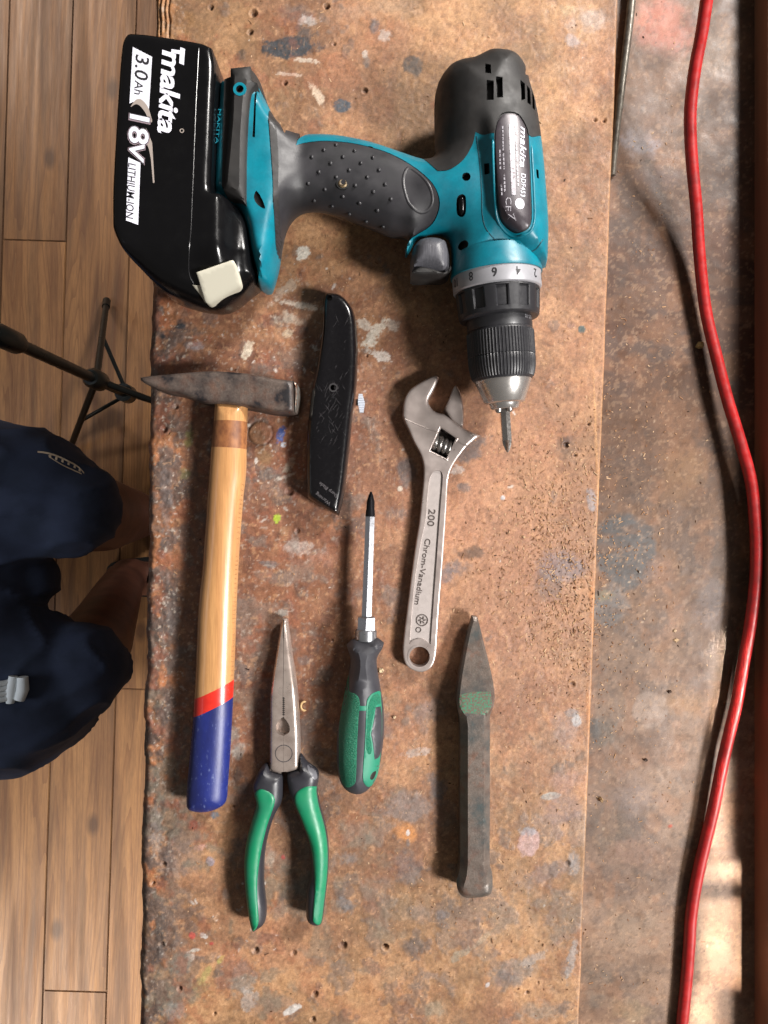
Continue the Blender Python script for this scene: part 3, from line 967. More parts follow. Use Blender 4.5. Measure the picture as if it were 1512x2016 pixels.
S2 = [(1310, 60, 90, 66, (206, 132, 112), .8, 0, .7, .5), (1300, 20, 60, 40, (214, 140, 122), .7, 0, .7, .4), (1420, 90, 60, 90, (150, 128, 108), .6, 0, .8, .5), (1262, 285, 56, 32, (150, 146, 156), .85, 0, .5, .7),
      (1270, 225, 50, 60, (156, 138, 132), .6, 0, .7, .6), (1300, 350, 70, 30, (120, 106, 108), .5, 0, .7, .6), (1290, 650, 40, 40, (140, 100, 72), .55, 0, .7, .7), (1440, 720, 30, 36, (136, 100, 66), .55, 0, .5, .4),
      (1220, 740, 60, 60, (92, 76, 72), .55, 0, .7, .7), (1230, 870, 60, 60, (112, 98, 94), .5, 0, .7, .7), (1350, 930, 70, 60, (146, 116, 84), .6, 0, .7, .6), (1420, 480, 60, 60, (96, 58, 34), .5, 0, .8, .6),
      (1232, 1090, 66, 84, (96, 98, 102), .95, 0, .2, .3), (1200, 1190, 40, 44, (116, 118, 122), .8, 0, .4, .5), (1220, 1040, 50, 34, (90, 92, 96), .8, 0, .4, .4), (1190, 1172, 22, 16, (140, 134, 100), .5, 0, .6, .6),
      (1278, 1398, 38, 38, (164, 148, 138), .85, 0, .12, .14), (1185, 1440, 36, 40, (112, 108, 102), .7, 0, .6, .6), (1170, 1440, 14, 30, (96, 96, 98), .8, 0, .5, .5), (1340, 1380, 60, 50, (174, 140, 104), .55, 0, .7, .6),
      (1300, 1130, 40, 40, (170, 132, 112), .4, 0, .7, .7), (1400, 1180, 40, 80, (150, 144, 148), .6, 0, .7, .5), (1250, 1560, 60, 50, (146, 134, 134), .5, 0, .7, .6), (1200, 1640, 60, 60, (136, 122, 110), .5, 0, .7, .7),
      (1250, 1680, 70, 40, (168, 134, 118), .5, 0, .7, .6), (1170, 1950, 40, 60, (116, 108, 100), .6, 0, .7, .7), (1240, 1820, 80, 60, (148, 132, 116), .5, 0, .8, .7), (1400, 1850, 60, 120, (176, 156, 134), .6, 0, .8, .3),
      (1230, 1990, 60, 30, (156, 140, 112), .5, 0, .7, .7), (1320, 1627, 5, 4, (190, 84, 56), .95, 0, .3, .4)]
for i_, s_ in enumerate(S2):
    stain(C2, Z2, PX2, PY2, X2, Y2, s_[0], s_[1], s_[2], s_[3], s_[4], s_[5], s_[6], s_[7], s_[8], lift=0.05, seed=i_ % 5)
for q in range(260):
    x, y = random.uniform(1160, 1510), random.uniform(0, 2016)
    if q % 2:
        x, y = random.gauss(1230, 50), random.gauss(1150, 170)
    r = random.uniform(0.9, 2.6)
    c_ = random.choice([(52, 40, 36), (44, 34, 30), (206, 190, 170), (70, 54, 46)])
    stain(C2, Z2, PX2, PY2, X2, Y2, x, y, r * random.uniform(0.8, 1.8), r, c_, .8, random.uniform(0, 180), .4, .4, 0, q % 5)
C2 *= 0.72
sm2 = fbm(X2 * .5 + Y2 * .12, Y2 * 1.6, 20, 2, 5, .62)
C2 = mixc(C2, ss(.48, .66, sm2) * .45, (112, 84, 64))
C2 = mixc(C2, ss(.60, .68, fbm(X2, Y2, 2.6, 3, 3, .65)) * .35, (70, 54, 44))
C2 = mixc(C2, ss(.66, .72, fbm(X2, Y2, 2.1, 1, 2, .6)) * .25, (176, 150, 126))
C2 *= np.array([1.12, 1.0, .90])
C2 *= (0.8 + 0.4 * ss(.3, .7, fbm(X2, Y2, 34, 1, 5, .6)))[..., None]
Z2 += (a5 - 0.5) * 0.25 + (a20 - 0.5) * 0.3 + (a60 - .5) * .5
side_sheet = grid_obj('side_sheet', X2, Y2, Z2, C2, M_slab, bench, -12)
plate('side_board', [(120, -420), (560, -420), (560, 420), (120, 420)], -44, -12.1, M_under, bench)
for lx in (-80, 480):
    for ly in (-330, 330):
        V, Fc = box_v((lx, ly, (FLOOR - 44) / 2), (80, 80, -44 - FLOOR))
        mk('leg', V, Fc, M_under, bench, smooth_=False)

# ---- loose sawdust and crumbs
M_dust = pm('sawdust', (0, 0, 0), 0.9, attr=True, spec=.2)
V, Fc, CC = [], [], []


def flake(x, y, z, l, w_, h, a, c):
    t = random.uniform(-.25, .25)
    b0 = len(V)
    ca, sa = math.cos(a), math.sin(a)
    for dz in (0, h):
        for dx, dy in ((-l, -w_), (l, -w_), (l * .8, w_), (-l * .9, w_)):
            V.append((x + dx * ca - dy * sa, y + dx * sa + dy * ca, z + dz + t * dx * dz))
            CC.append(c)
    for f in ([0, 1, 5, 4], [1, 2, 6, 5], [2, 3, 7, 6], [3, 0, 4, 7], [4, 5, 6, 7]):
        Fc.append([b0 + k for k in f])


lcol = [lin(c) for c in ((184, 142, 106), (190, 150, 114), (168, 126, 94), (208, 174, 140), (140, 100, 74))]
dcol = [lin(c) for c in ((70, 48, 36), (52, 38, 32), (92, 64, 46))]
for q in range(4200):
    r_ = random.random()
    if r_ < 0.34:
        px_, py_ = random.gauss(1080, 70), random.gauss(1060, 150)
    elif r_ < 0.5:
        px_, py_ = random.gauss(1110, 50), random.gauss(1200, 120)
    elif r_ < 0.72:
        px_, py_ = random.uniform(620, 1200), random.uniform(400, 1950)
    elif r_ < 0.80:
        px_, py_ = random.gauss(1260, 70), random.gauss(1000, 330)
    else:
        px_, py_ = random.uniform(310, 1330), random.uniform(0, 2016)
    onr = px_ > XR0(py_)
    if px_ < 300 or px_ > 1400:
        continue
    if not onr and px_ > XR0(py_) - 4:
        continue
    z_ = (-6.0 if onr else -0.5)
    x_, y_ = U(px_, py_, z_)
    l_ = random.uniform(0.25, 0.9) if random.random() < .9 else random.uniform(0.9, 1.9)
    flake(x_, y_, z_ - 0.05, l_, random.uniform(0.12, 0.35), random.uniform(0.15, 0.5), random.uniform(0, 6.3), random.choice(lcol if random.random() < .94 else dcol))
o = mk('sawdust', V, Fc, M_dust, None, (0, 0, 0), False, col=np.array(CC))
tag(o, 'fine sawdust and dark crumbs scattered over the workbench', kind='stuff')


def chip(name, label, px_, py_, r, h, col, n=6, z0=-0.2, cat='wood chip'):
    x_, y_ = U(px_, py_, z0)
    P = []
    for i in range(n):
        a = 2 * math.pi * i / n
        q = r * random.uniform(0.65, 1.15)
        P.append((x_ + q * math.cos(a), y_ + q * 0.8 * math.sin(a)))
    m = pm(name + '_m', col, 0.8, col2=tuple(int(v * .75) for v in col), vs=1.5)
    V = [(*p, z0) for p in P] + [(x_ + (p[0] - x_) * .6, y_ + (p[1] - y_) * .6, z0 + h * random.uniform(.7, 1.2)) for p in P]
    Fc = [[i, (i + 1) % n, (i + 1) % n + n, i + n] for i in range(n)] + [list(range(n, 2 * n)), list(range(n))[::-1]]
    o = mk(name, V, Fc, m, None, (x_, y_, z0), False)
    fixn(o)
    return tag(o, label, cat)


chip('wood_chip', 'yellowish wood chip lying against the red cable', 1377, 680, 3.4, 4.5, (206, 176, 120), 7, -6)
chip('wood_chip', 'small pale wood chip, upper of the pair near the cable', 1328, 1242, 1.7, 1, (214, 184, 150), 5, -6)
chip('wood_chip', 'larger pale flat wood chip, lower of the pair near the cable', 1331, 1260, 2.6, .8, (206, 172, 132), 4, -6)
chip('wood_crumb', 'rough tan crumb on the side sheet right of the chisel', 1183, 1574, 2.4, 3, (186, 152, 112), 8, -6, 'crumb')
chip('wood_chip', 'pale triangular chip on the blue-grey stain of the side sheet', 1259, 1126, 1.9, 1.6, (222, 206, 190), 3, -6)
chip('stone_crumb', 'cream crumb beside the black neck of the screwdriver', 750, 1320, 2.3, 2.2, (214, 190, 152), 6, -.2, 'crumb')
chip('wood_crumb', 'tan crumb right of the green screwdriver grip', 776, 1412, 1.7, 1.6, (206, 180, 144), 5, -.2, 'crumb')
chip('wood_crumb', 'light crumb between the wrench and the cable side of the bench', 1031, 1057, 1.6, 1.2, (220, 186, 146), 4, -.2, 'crumb')
chip('grit_crumb', 'dark crumb on the side sheet below the round pale stain', 1270, 1496, 1.8, 1.6, (74, 54, 42), 6, -6, 'crumb')
chip('grit_crumb', 'dark elongated crumb above the round pale stain', 1318, 1362, 1.8, 1.6, (80, 56, 42), 6, -6, 'crumb')
x_, y_ = U(600, 1390, 1)
P = [(x_ + 2.6 * math.cos(a), y_ + 3.0 * math.sin(a), 0.6 + 1.3 * (k / 9)) for k, a in enumerate(np.linspace(1.2, 5.2, 10))]
M_shav = pm('shaving', (206, 172, 122), 0.6)
tag(tube('wood_shaving', P, [.3] + [.75] * 8 + [.2], M_shav, None, 6, (x_, y_, 0)), 'curled pale wood shaving right of the pliers jaws', 'wood shaving')

# ---- steel rod in the step between the two sheets
M_rod = pm('rod_steel', (116, 110, 100), 0.45, 0.4, col2=(84, 74, 64), vs=6, rv=.15, bump=.3, bs=1.5)
P = [(*U(1246, -30, -1), -1.4), (*U(1241, 30, -1), -1.6), (*U(1232, 110, -1), -2.2), (*U(1222, 190, -2), -2.9), (*U(1213, 270, -3), -3.7), (*U(1206, 345, -4), -4.3)]
tag(tube('steel_rod', crom(P, 4), [2.9] * 8 + [2.7] * 6 + [2.4] * 4 + [2.0] * 3, M_rod, None, 14, (P[2][0], P[2][1], -6)), 'thin grey steel rod lying along the right edge of the board', 'rod')

# ---- red cable
M_cab = pm('red_rubber', (190, 34, 34), 0.42, col2=(160, 30, 30), vs=9, bump=.2, bs=1.5, rv=.12, speck=(2.2, .12, .15), wear=((196, 120, 110), 3, .70, .6, 0))
cp = [(1398, -60, 56), (1391, 0, 50), (1381, 68, 44), (1368, 136, 38), (1360, 204, 31), (1359, 259, 25), (1363, 327, 18), (1371, 409, 11), (1377, 500, 5), (1389, 609, 2.4), (1411, 704, 3.2), (1432, 786, 4.8), (1457, 868, 6.4),
      (1479, 950, 7.2), (1487, 1030, 7.2), (1489, 1082, 7.2), (1487, 1150, 6.4), (1477, 1232, 5.6), (1465, 1300, 4), (1451, 1381, 3.2), (1438, 1436, 2.4), (1423, 1500, 2), (1404, 1595, 1), (1386, 1669, 0), (1372, 1732, -0.5), (1361, 1800, -1),
      (1357, 1862, -1), (1351, 1936, -1.6), (1343, 2016, -1.6), (1336, 2090, -1.6)]
P = crom([(*U(a, b_, h), h) for a, b_, h in cp], 6)
tag(tube('power_cable', P, 3.95, M_cab, None, 20, (*U(1361, 1800), -6)), 'thick red rubber cable running down the right side of the bench', 'cable')

# ================================================================ the hammer
M_hh = pm('hammer_head_steel', (112, 98, 90), 0.5, 0.45, col2=(150, 112, 92), vs=7, vt=(.5, .75), wear=((34, 32, 35), 14, 0.40, 0.42, 0.0, .2), speck=(1.2, .25, .3), bump=.6, bs=2.0, bdist=.4, rv=.1)
M_face = pm('polished_face', (176, 178, 172), 0.35, 0.7, col2=(140, 104, 86), vs=4)
M_wood = pm('lacquered_ash', (208, 156, 102), 0.3, col2=(184, 130, 82), vs=5, vt=(.35, .75), st=(1, .04, 1), coat=.3, bump=.15, bs=1.5, speck=(0.8, .14, .22))
M_woodd = pm('dirty_ash', (164, 108, 66), 0.42, col2=(104, 60, 40), vs=4, vt=(.35, .7), st=(1, .5, 1), coat=.2)
M_red = pm('red_paint', (226, 54, 40), 0.3, coat=.3, col2=(206, 44, 34), vs=9)
M_blue = pm('blue_paint', (34, 46, 120), 0.42, wear=((92, 104, 152), 2.2, 0.60, .6, 0, .10), col2=(28, 36, 96), vs=14, bump=.25, bs=1.2, st=(1, .45, 1))
hm = thing('hammer', 'pein hammer with wooden handle ending in red and blue paint', 'hammer', (*U(440, 790), 0))
hp = [(424, 790, 1), (488, 795, 1), (487, 850), (486, 881), (485, 930), (480, 975), (477, 1010), (471, 1095), (466, 1200), (463, 1290), (460, 1360), (457, 1420), (453, 1490), (449, 1545), (447, 1570),
      (440, 1584), (420, 1594), (395, 1597), (374, 1592), (368, 1580), (369, 1545), (374, 1490), (380, 1420), (383, 1376), (387, 1300), (391, 1200), (400, 1110), (404, 1050), (407, 1010), (411, 950), (416, 881), (420, 840)]
HO = smooth(UL(hp, 13), 4, 4)
hz = ell(13.5, 10.5, 12.5)


def clip_y(poly, fa, fb):
    """part of the outline between two slanted lines, y from fa(x) down to fb(x)"""
    B = ccw(poly)
    def cut(P, f, keep_below):
        out = []
        n = len(P)
        for i in range(n):
            a, c = P[i], P[(i + 1) % n]
            da, dc = a[1] - f(a[0]), c[1] - f(c[0])
            if keep_below:
                da, dc = -da, -dc
            if da >= 0:
                out.append(a)
            if (da >= 0) != (dc >= 0):
                t = da / (da - dc)
                out.append(a + (c - a) * t)
        return np.array(out)
    if fa is not None:
        B = cut(B, fa, True)
    if fb is not None:
        B = cut(B, fb, False)
    keep = [0]
    for i in range(1, len(B)):
        if np.linalg.norm(B[i] - B[keep[-1]]) > 0.05:
            keep.append(i)
    return raw([tuple(p) for p in B[keep]], 1.3)


def linef(p, q, h=18):
    (x1, y1), (x2, y2) = U(*p, h), U(*q, h)
    return lambda x: y1 + (y2 - y1) * (x - x1) / (x2 - x1)


cuts = [linef((415, 828), (490, 830)), linef((412, 880), (490, 884)), linef((383, 1376), (459, 1340)), linef((381, 1412), (457, 1375))]
hb = mir(13.5, hz)
surf('neck', clip_y(HO, None, cuts[0]), hz, hb, M_wood, hm, 2, RG(12.5), ref=HO)
surf('stained_neck', clip_y(HO, cuts[0], cuts[1]), hz, hb, M_woodd, hm, 2, RG(12.5), ref=HO)
surf('handle', clip_y(HO, cuts[1], cuts[2]), hz, hb, M_wood, hm, 2.5, RG(12.5), ref=HO)
surf('red_band', clip_y(HO, cuts[2], cuts[3]), hz, hb, M_red, hm, 2, RG(12.5), ref=HO)
surf('blue_grip', clip_y(HO, cuts[3], None), hz, hb, M_blue, hm, 2.5, RG(12.5), ref=HO)
hd = [(278, 744, 1), (300, 741), (331, 738), (391, 733), (427, 732), (462, 734), (498, 738), (546, 747), (578, 751, 1), (580, 812, 1), (560, 813), (534, 811), (488, 802), (450, 796), (412, 794), (384, 787), (355, 776), (319, 769), (291, 758), (279, 750, 1)]
HH = smooth(UL(hd, 20), 3, 4)
surf('head', HH, lambda x, y, d: bev(24.5, 3.0)(x, y, d) + (fbm(x, y, 6, 1) - .5) * .5, 0.2, M_hh, hm, 2, (.3, 1, 2, 3))
surf('striking_face', smooth(UL([(578.5, 752, 1), (584, 755), (586.5, 768), (586, 785), (583, 805), (581, 811, 1)], 20), 3), bev(23, 1.5), 1.2, M_face, hm, 1.5, (.4, 1))

# ================================================================ the utility knife
M_kn = pm('black_enamel', (14, 13, 16), 0.22, 0.0, col2=(20, 19, 22), vt=(.6,.75), rv=.06, vs=3, coat=.15, spec=.4)
M_kw = pm('knife_marks', (96, 92, 95), 0.5)
kn = thing('utility_knife', 'scratched black utility knife with a small grey thumb slider', 'utility knife', (*U(650, 800), 0))
kp = [(648, 575), (665, 577), (679, 586), (692, 603), (699, 622), (703, 655), (704, 703), (702, 750), (698, 786), (693, 822), (690, 857), (685, 905), (678, 965), (671, 1000), (666, 1016, 1), (650, 1008), (606, 981, 1),
      (603, 969), (602, 917), (604, 846), (609, 798), (614, 762), (622, 727), (627, 693), (632, 655), (634, 607), (636, 586), (641, 577)]
KO = smooth(UL(kp, 14), 4, 3)


def circ(px_, py_, r, h, n=16, sx=1.0):
    x_, y_ = U(px_, py_, h)
    return np.array([(x_ + r * sx * math.cos(2 * math.pi * i / n), y_ + r * math.sin(2 * math.pi * i / n)) for i in range(n)])


kz = lambda x, y, d: 8 + 11 * (1 - (1 - np.clip(d / 5.0, 0, 1)) ** 2.6) ** (1 / 2.2) + .25 * np.cos(x * .3)
surf('body', KO, kz, lambda x, y, d: np.maximum(8 - 7.5 * (1 - (1 - np.clip(d / 5.0, 0, 1)) ** 2.6) ** (1 / 2.2), 0.3), M_kn, kn, 2.2, RG(5), holes=[circ(656, 763, 1.9, 19)], pits=[(circ(649, 588, 2.0, 17), 3)])


def ringm(name, px_, py_, r0, r1, z, mat, parent, hgt=.5):
    x_, y_ = U(px_, py_, z)
    n = 24
    V, Fc = [], []
    for r, zz in ((r0, z - hgt), (r0, z), (r1, z), (r1, z - hgt)):
        for i in range(n):
            a = 2 * math.pi * i / n
            V.append((x_ + r * math.cos(a), y_ + r * math.sin(a), zz))
    for k in range(3):
        for i in range(n):
            j = (i + 1) % n
            Fc.append([k * n + i, k * n + j, (k + 1) * n + j, (k + 1) * n + i])
    o = mk(name, V, Fc, mat, parent)
    fixn(o)
    return o


M_steel = pm('bright_steel', (190, 186, 182), 0.28, 0.9, rv=.08, vs=3)
M_al = pm('ribbed_grey_metal', (206, 212, 224), 0.4, 0.2)
M_brown = pm('brown_strip', (96, 60, 40), 0.5)
ringm('screw_rim', 656, 763, 1.95, 3.0, 19.5, pm('worn_rim', (92, 90, 92), .25, .6), kn)
V, Fc = box_v((*U(701, 792, 11), 10.5), (4.6, 4.2, 2.0))
mk('slider_stem', V, Fc, M_brown, kn, smooth_=False)
o_ = []
V, Fc = [], []
for i in range(8):
    cx_, cy_ = U(711.5 + (i - 3.5) * (0.3), 778 + i * 4.6, 12)
    vv, ff = tube_v([(cx_ - 2.4 + abs(i - 3.5) * .25, cy_, 12), (cx_ + 2.4 - abs(i - 3.5) * .35, cy_, 12)], .95, 10)
    ff = [[k + len(V) for k in f] for f in ff]
    V += vv
    Fc += ff
o = mk('thumb_slider', V, Fc, M_al, kn)
fixn(o)
xx, yy = U(706, 710, 7)
lathe('blade_screw', (xx - 4, yy, 7), (1, 0, 0), [(0, 3.2), (3.6, 3.2), (4.6, 2.2), (5.0, .4)], 16, M_brown, kn)
text('warning_text', 'Warning', 3.4, flat(*U(652, 990, 19), 19.35, 143), M_kw, kn, ext=.03)
text('warning_text', 'Sharp Blade', 3.2, flat(*U(666, 975, 19), 19.35, 143), M_kw, kn, ext=.03)
# fine scratches
V, Fc = [], []
for q in range(70):
    if q < 52:
        px_, py_ = random.gauss(652, 12), random.gauss(800, 34)
    else:
        px_, py_ = random.uniform(622, 686), random.uniform(620, 960)
    l_ = random.uniform(1.0, 4.2)
    a = random.choice([1.05, 2.15, 1.0]) + random.gauss(0, .12)
    x_, y_ = U(px_, py_, 19)
    dx, dy = math.cos(a) * l_, math.sin(a) * l_
    nx_, ny_ = -math.sin(a) * .045, math.cos(a) * .045
    b0 = len(V)
    zz = 19.30
    V += [(x_ - dx, y_ - dy, zz), (x_ + nx_, y_ + ny_, zz), (x_ + dx, y_ + dy, zz), (x_ - nx_, y_ - ny_, zz)]
    Fc.append([b0, b0 + 1, b0 + 2, b0 + 3])
tag(mk('scratches', V, Fc, M_kw, kn, smooth_=False), kind='stuff')

# ================================================================ the adjustable wrench
M_cv = pm('satin_chrome', (220, 206, 200), 0.34, 0.68, col2=(196, 182, 176), vs=14, rv=.07, bump=.12, bs=.5, bdist=.1)
M_cvb = pm('blasted_chrome', (200, 190, 186), 0.48, 0.55, bump=.35, bs=.35, bdist=.12, rv=.05, vs=5)
M_dk = pm('dark_gap', (26, 18, 14), 0.6)
wr = thing('adjustable_wrench', 'chrome adjustable wrench with its jaw open, marked 200', 'wrench', (*U(850, 1000), 0))
wp = [(859, 740, 1), (865, 744, 1), (855, 766), (843, 790), (849, 804), (857, 811), (868, 814.5), (873, 815, 1), (888, 826), (912, 843), (945, 858, 1), (929, 871), (918, 880), (903, 899), (892, 916), (885, 933), (882, 952), (880, 990), (878, 1022), (876, 1051), (871, 1123),
      (865, 1194), (861, 1257), (858, 1292), (850, 1314), (831, 1324), (811, 1319), (798, 1307), (793, 1284), (796, 1248), (805, 1176), (813.5, 1108), (821, 1057), (826, 1026), (830, 988), (834, 945), (834, 917), (828, 895), (815, 871), (806, 850), (798, 834), (793, 820), (793, 809), (794, 796), (798, 782), (808, 767), (824, 755), (839, 747), (850, 742)]
WO = smooth(UL(wp, 9), 3, 3)
win = raw(UL([(869, 842), (898, 862), (879, 903), (847, 887)], 11), 3)
rec = smooth(UL([(861, 926), (853, 929), (846, 942), (841, 980), (838, 1022), (826, 1080), (815, 1158), (806, 1267, 1), (815, 1261), (831, 1258), (848, 1269, 1), (856, 1158), (862, 1075), (867, 1005), (872, 940), (869, 929)], 9), 3, 3)


def wz(x, y, d):
    py = 1008 - y * F / (D - 10)
    px = 756 + x * F / (D - 10)
    hd_ = ss(40, -10, py - 842 - (px - 850) * .30)      # thick head, thinner handle
    topz = 8.5 + 4.0 * ss(960, 880, py)
    e = 1.0 + hd_ * 1.2
    return topz - e * (1 - np.sqrt(np.clip(1 - (1 - np.clip(d / e, 0, 1)) ** 2, 0, 1))) - hd_ * .5


surf('body', WO, wz, lambda x, y, d: 0.4 + 0 * d, M_cv, wr, 2.0, (.25, .7, 1.3, 2.1), holes=[win, circ(826, 1293, 6.9, 8, 26)], pits=[(rec, 1.3)])
# the sunken panel shows a blasted finish
wr.children[0].data.materials.append(M_cvb)
ringm('eye_rim', 826, 1293, 6.95, 8.3, 8.75, M_cv, wr, .6)
ja = smooth(UL([(898, 758, 1), (906, 772), (911, 791), (913, 815), (912, 843, 1), (903, 838), (890, 828), (877, 809, 1), (876, 804, 1), (887, 779), (893, 763)], 10), 3, 3)
surf('movable_jaw', ja, bev(11.6, 1.5), 1.0, M_cv, wr, 2, (.4, .9, 1.5))
wa, wb = U(852, 872, 7), U(896, 876, 7)
wa, wb = U(853, 868, 7), U(893, 887, 7)
wd = (wb[0] - wa[0], wb[1] - wa[1], 0)
wl = math.hypot(wd[0], wd[1])
prof = []
for k in range(60):
    t = k / 59 * wl
    prof.append((t, 4.3 + 1.3 * (abs(math.sin(t * math.pi / 3.1)) ** .6)))
lathe('adjusting_screw', (wa[0], wa[1], 6.8), wd, prof, 24, M_steel, wr, rf=lambda th, t, r: 4.2 + 1.5 * abs(math.sin((t + th * .5) * math.pi / 3.4)) ** .6)
plate('slot_floor', UL([(866, 838), (902, 861), (880, 907), (843, 888)], 9), .3, 1.0, M_dk, wr)
a_w = -90 - math.degrees(math.atan2(838 - 815, 1158 - 1022))
for e_ in ([(797, 825), (815, 833), (840, 844), (862, 852)], [(901, 869), (910, 875), (921, 878)], [(866, 839), (901, 863)], [(866, 839), (845, 888)], [(901, 863), (880, 906)], [(845, 888), (880, 906)]):
    q_ = [U(a_, b_, 12) for a_, b_ in e_]
    qa = np.array(q_)
    zz_ = wz(qa[:, 0], qa[:, 1], np.full(len(qa), 9.0))
    tube('raised_edge', [(a_, b_, c_ - .25) for (a_, b_), c_ in zip(q_, zz_)], .55, M_cv, wr, 6)
tx = U(845, 1002, 9)
M_mark = pm('stamped_mark', (92, 82, 78), .5, .4)
text('size_mark', '200', 6.6, flat(*tx, 7.3, a_w + 4), M_mark, wr, ext=.3, fit=11.5)
tx = U(838, 1060, 9)
text('alloy_mark', 'Chrom-Vanadium', 5.4, flat(*tx, 7.3, a_w), M_mark, wr, ext=.3, fit=45.5)
ringm('maker_emblem', 831, 1221, 3.5, 4.1, 7.6, M_mark, wr, .5)
for k in range(6):
    a = k * math.pi / 3
    cxx, cyy = U(831, 1221, 7.6)
    vv, ff = box_v((cxx + 1.7 * math.cos(a), cyy + 1.7 * math.sin(a), 7.4), (1.9, .7, .5), a + .4)
    mk('emblem_stroke', vv, ff, M_mark, wr, smooth_=False)
ringm('registered_mark', 824, 1240, 1.4, 1.9, 7.6, M_mark, wr, .5)

# ================================================================ the screwdriver
M_sg = pm('grip_black', (62, 62, 68), 0.5, col2=(52, 52, 58), vs=12, rv=.06)
M_gg = pm('grip_green', (20, 128, 98), 0.58, col2=(40, 136, 108), vs=20, bump=.0)
M_ggt = pm('grip_green_textured', (12, 124, 92), 0.5, bump=1.0, bs=.9, bdist=1.3, speck=(.7, .2, .3))
M_shaft = pm('shaft_steel', (176, 178, 184), 0.3, 0.85, rv=.05, vs=5)
M_bit = pm('black_bit', (34, 34, 38), 0.3, 0.6)
sd = thing('screwdriver', 'screwdriver with green and black handle and hexagonal shaft', 'screwdriver', (*U(710, 1300), 0))
sp = [(697, 1257), (683, 1268, 1), (684, 1276), (690, 1297), (687, 1324), (680, 1358), (673, 1392), (665, 1442), (663, 1485), (667, 1527), (675, 1546), (688, 1557), (704, 1561), (720, 1556), (735, 1541), (744, 1522), (751, 1485), (756, 1442), (755, 1392), (750, 1358), (744, 1324), (742, 1297), (753, 1276), (756, 1265, 1), (741, 1255), (720, 1258)]
SO = smooth(UL(sp, 16), 4, 3)
sz = ell(16.2, 15.2, 15.8)
surf('handle', SO, sz, mir(16.2, sz), M_sg, sd, 2.2, RG(15.8))


def over(f, off):
    return lambda x, y, d: f(x, y, d) + off


def patch(name, pts, h, f, ref, mat, parent, off=.4, thick=1.0, s=2.0, sm=True, rings=(.3,), seg=2.5, rnd=.5, **kw):
    """a piece laid over the body surface f, its edge rounded down"""
    pts = UHs(pts, f, ref, h, 0.8)
    P = smooth(pts, 4, seg) if sm else raw(pts, seg)
    Bc = ccw(P)

    def zt(x, y, d):
        de = dist(np.column_stack([x, y]), Bc)
        return f(x, y, d) + off - rnd * np.clip(1 - de / rnd, 0, 1) ** 2 * min(off, .5)
    return surf(name, P, zt, lambda x, y, d: f(x, y, d) - thick, mat, parent, s, rings, ref=ref, ownring=True, **kw)


def Z4(a):
    return [(640 + p[0] * .1687, 1240 + p[1] * .1687, *p[2:]) for p in a]


SOc = ccw(SO)
hf = 26
patch('green_panel', Z4([(228, 735), (280, 712), (350, 745), (395, 800), (405, 880), (395, 960), (375, 1300), (355, 1770), (300, 1828), (240, 1830), (200, 1780), (168, 1650), (162, 1500), (160, 1300), (172, 1050), (205, 850)]), 16, sz, SOc, M_ggt, sd, .5)
patch('green_panel', Z4([(640, 712), (560, 738), (500, 800), (482, 880), (480, 950), (465, 1300), (440, 1680), (452, 1780), (515, 1832), (580, 1790), (625, 1650), (648, 1450), (664, 1200), (664, 950), (652, 800)]), 16, sz, SOc, M_gg, sd, .5)
patch('green_bridge', Z4([(390, 885, 1), (490, 885, 1), (490, 940, 1), (390, 940, 1)]), 16, sz, SOc, M_gg, sd, .3, sm=False)
patch('grey_inset', Z4([(592, 900, 1), (648, 888, 1), (662, 1000), (658, 1350), (635, 1470), (578, 1508, 1), (562, 1350), (537, 1215, 1), (570, 1050)]), 16, sz, SOc, M_sg, sd, .85, 1.2)
patch('textured_field', Z4([(540, 780), (590, 740), (630, 760), (648, 850), (600, 880), (575, 960), (540, 1150), (528, 1215), (545, 1320), (545, 1430), (500, 1450), (475, 1350), (490, 1100), (500, 880)]), 16, sz, SOc, M_ggt, sd, .62, 1.0)
patch('hanging_hole', Z4([(585, 1640), (596, 1662), (572, 1728), (540, 1748), (522, 1722), (540, 1675)]), 16, sz, SOc, M_dk, sd, .62, 1.0, s=1)
ax0, ax1 = U(730.5, 968, 16.2), U(720, 1262, 16.2)
dv = (ax1[0] - ax0[0], ax1[1] - ax0[1], 0)
Ls = math.hypot(*dv[:2])
A0 = (*ax0, 16.2)
hexr = lambda th, t, r: r / math.cos(((th + math.pi / 6) % (math.pi / 3)) - math.pi / 6) * math.cos(math.pi / 6)
tt = lambda py: (py - 968) / (1262 - 968) * Ls
lathe('bit_tip', A0, dv, [(0, .5), (tt(975), 1.5), (tt(988), 2.7), (tt(1003), 2.8), (tt(1006), 3.1), (tt(1017), 3.3)], 24, M_bit, sd, rf=lambda th, t, r: r * (1 - .42 * max(0, 1 - t / 9) * abs(math.sin(2 * th)) ** .5))
lathe('shaft', A0, dv, [(tt(1017), 3.45), (tt(1217), 3.75)], 6, M_shaft, sd, sharp=20)
lathe('hex_bolster', A0, dv, [(tt(1214), 5.9), (tt(1215.5), 6.4), (tt(1240), 6.6), (tt(1242), 6.0)], 6, M_shaft, sd, sharp=20)
lathe('ferrule', A0, dv, [(tt(1239), 6.4), (tt(1241), 7.1), (tt(1257), 7.3), (tt(1261), 7.0)], 32, M_shaft, sd)

# ================================================================ the pliers
M_pl = pm('pliers_steel', (214, 198, 188), 0.3, 0.7, col2=(192, 174, 164), vs=9, rv=.06, bump=.05, bs=.6)
M_pb = pm('pliers_black', (48, 48, 54), 0.42, rv=.06, vs=8)
M_pg = pm('pliers_green', (10, 132, 90), 0.46, col2=(34, 132, 98), vs=16, rv=.1, bump=.1, bs=1)
pr = thing('long_nose_pliers', 'long-nose pliers with green and black handles', 'pliers', (*U(560, 1500), 0))


def Z2p(a):
    return [(440 + p[0] * .3372, 1180 + p[1] * .3373, *p[2:]) for p in a]


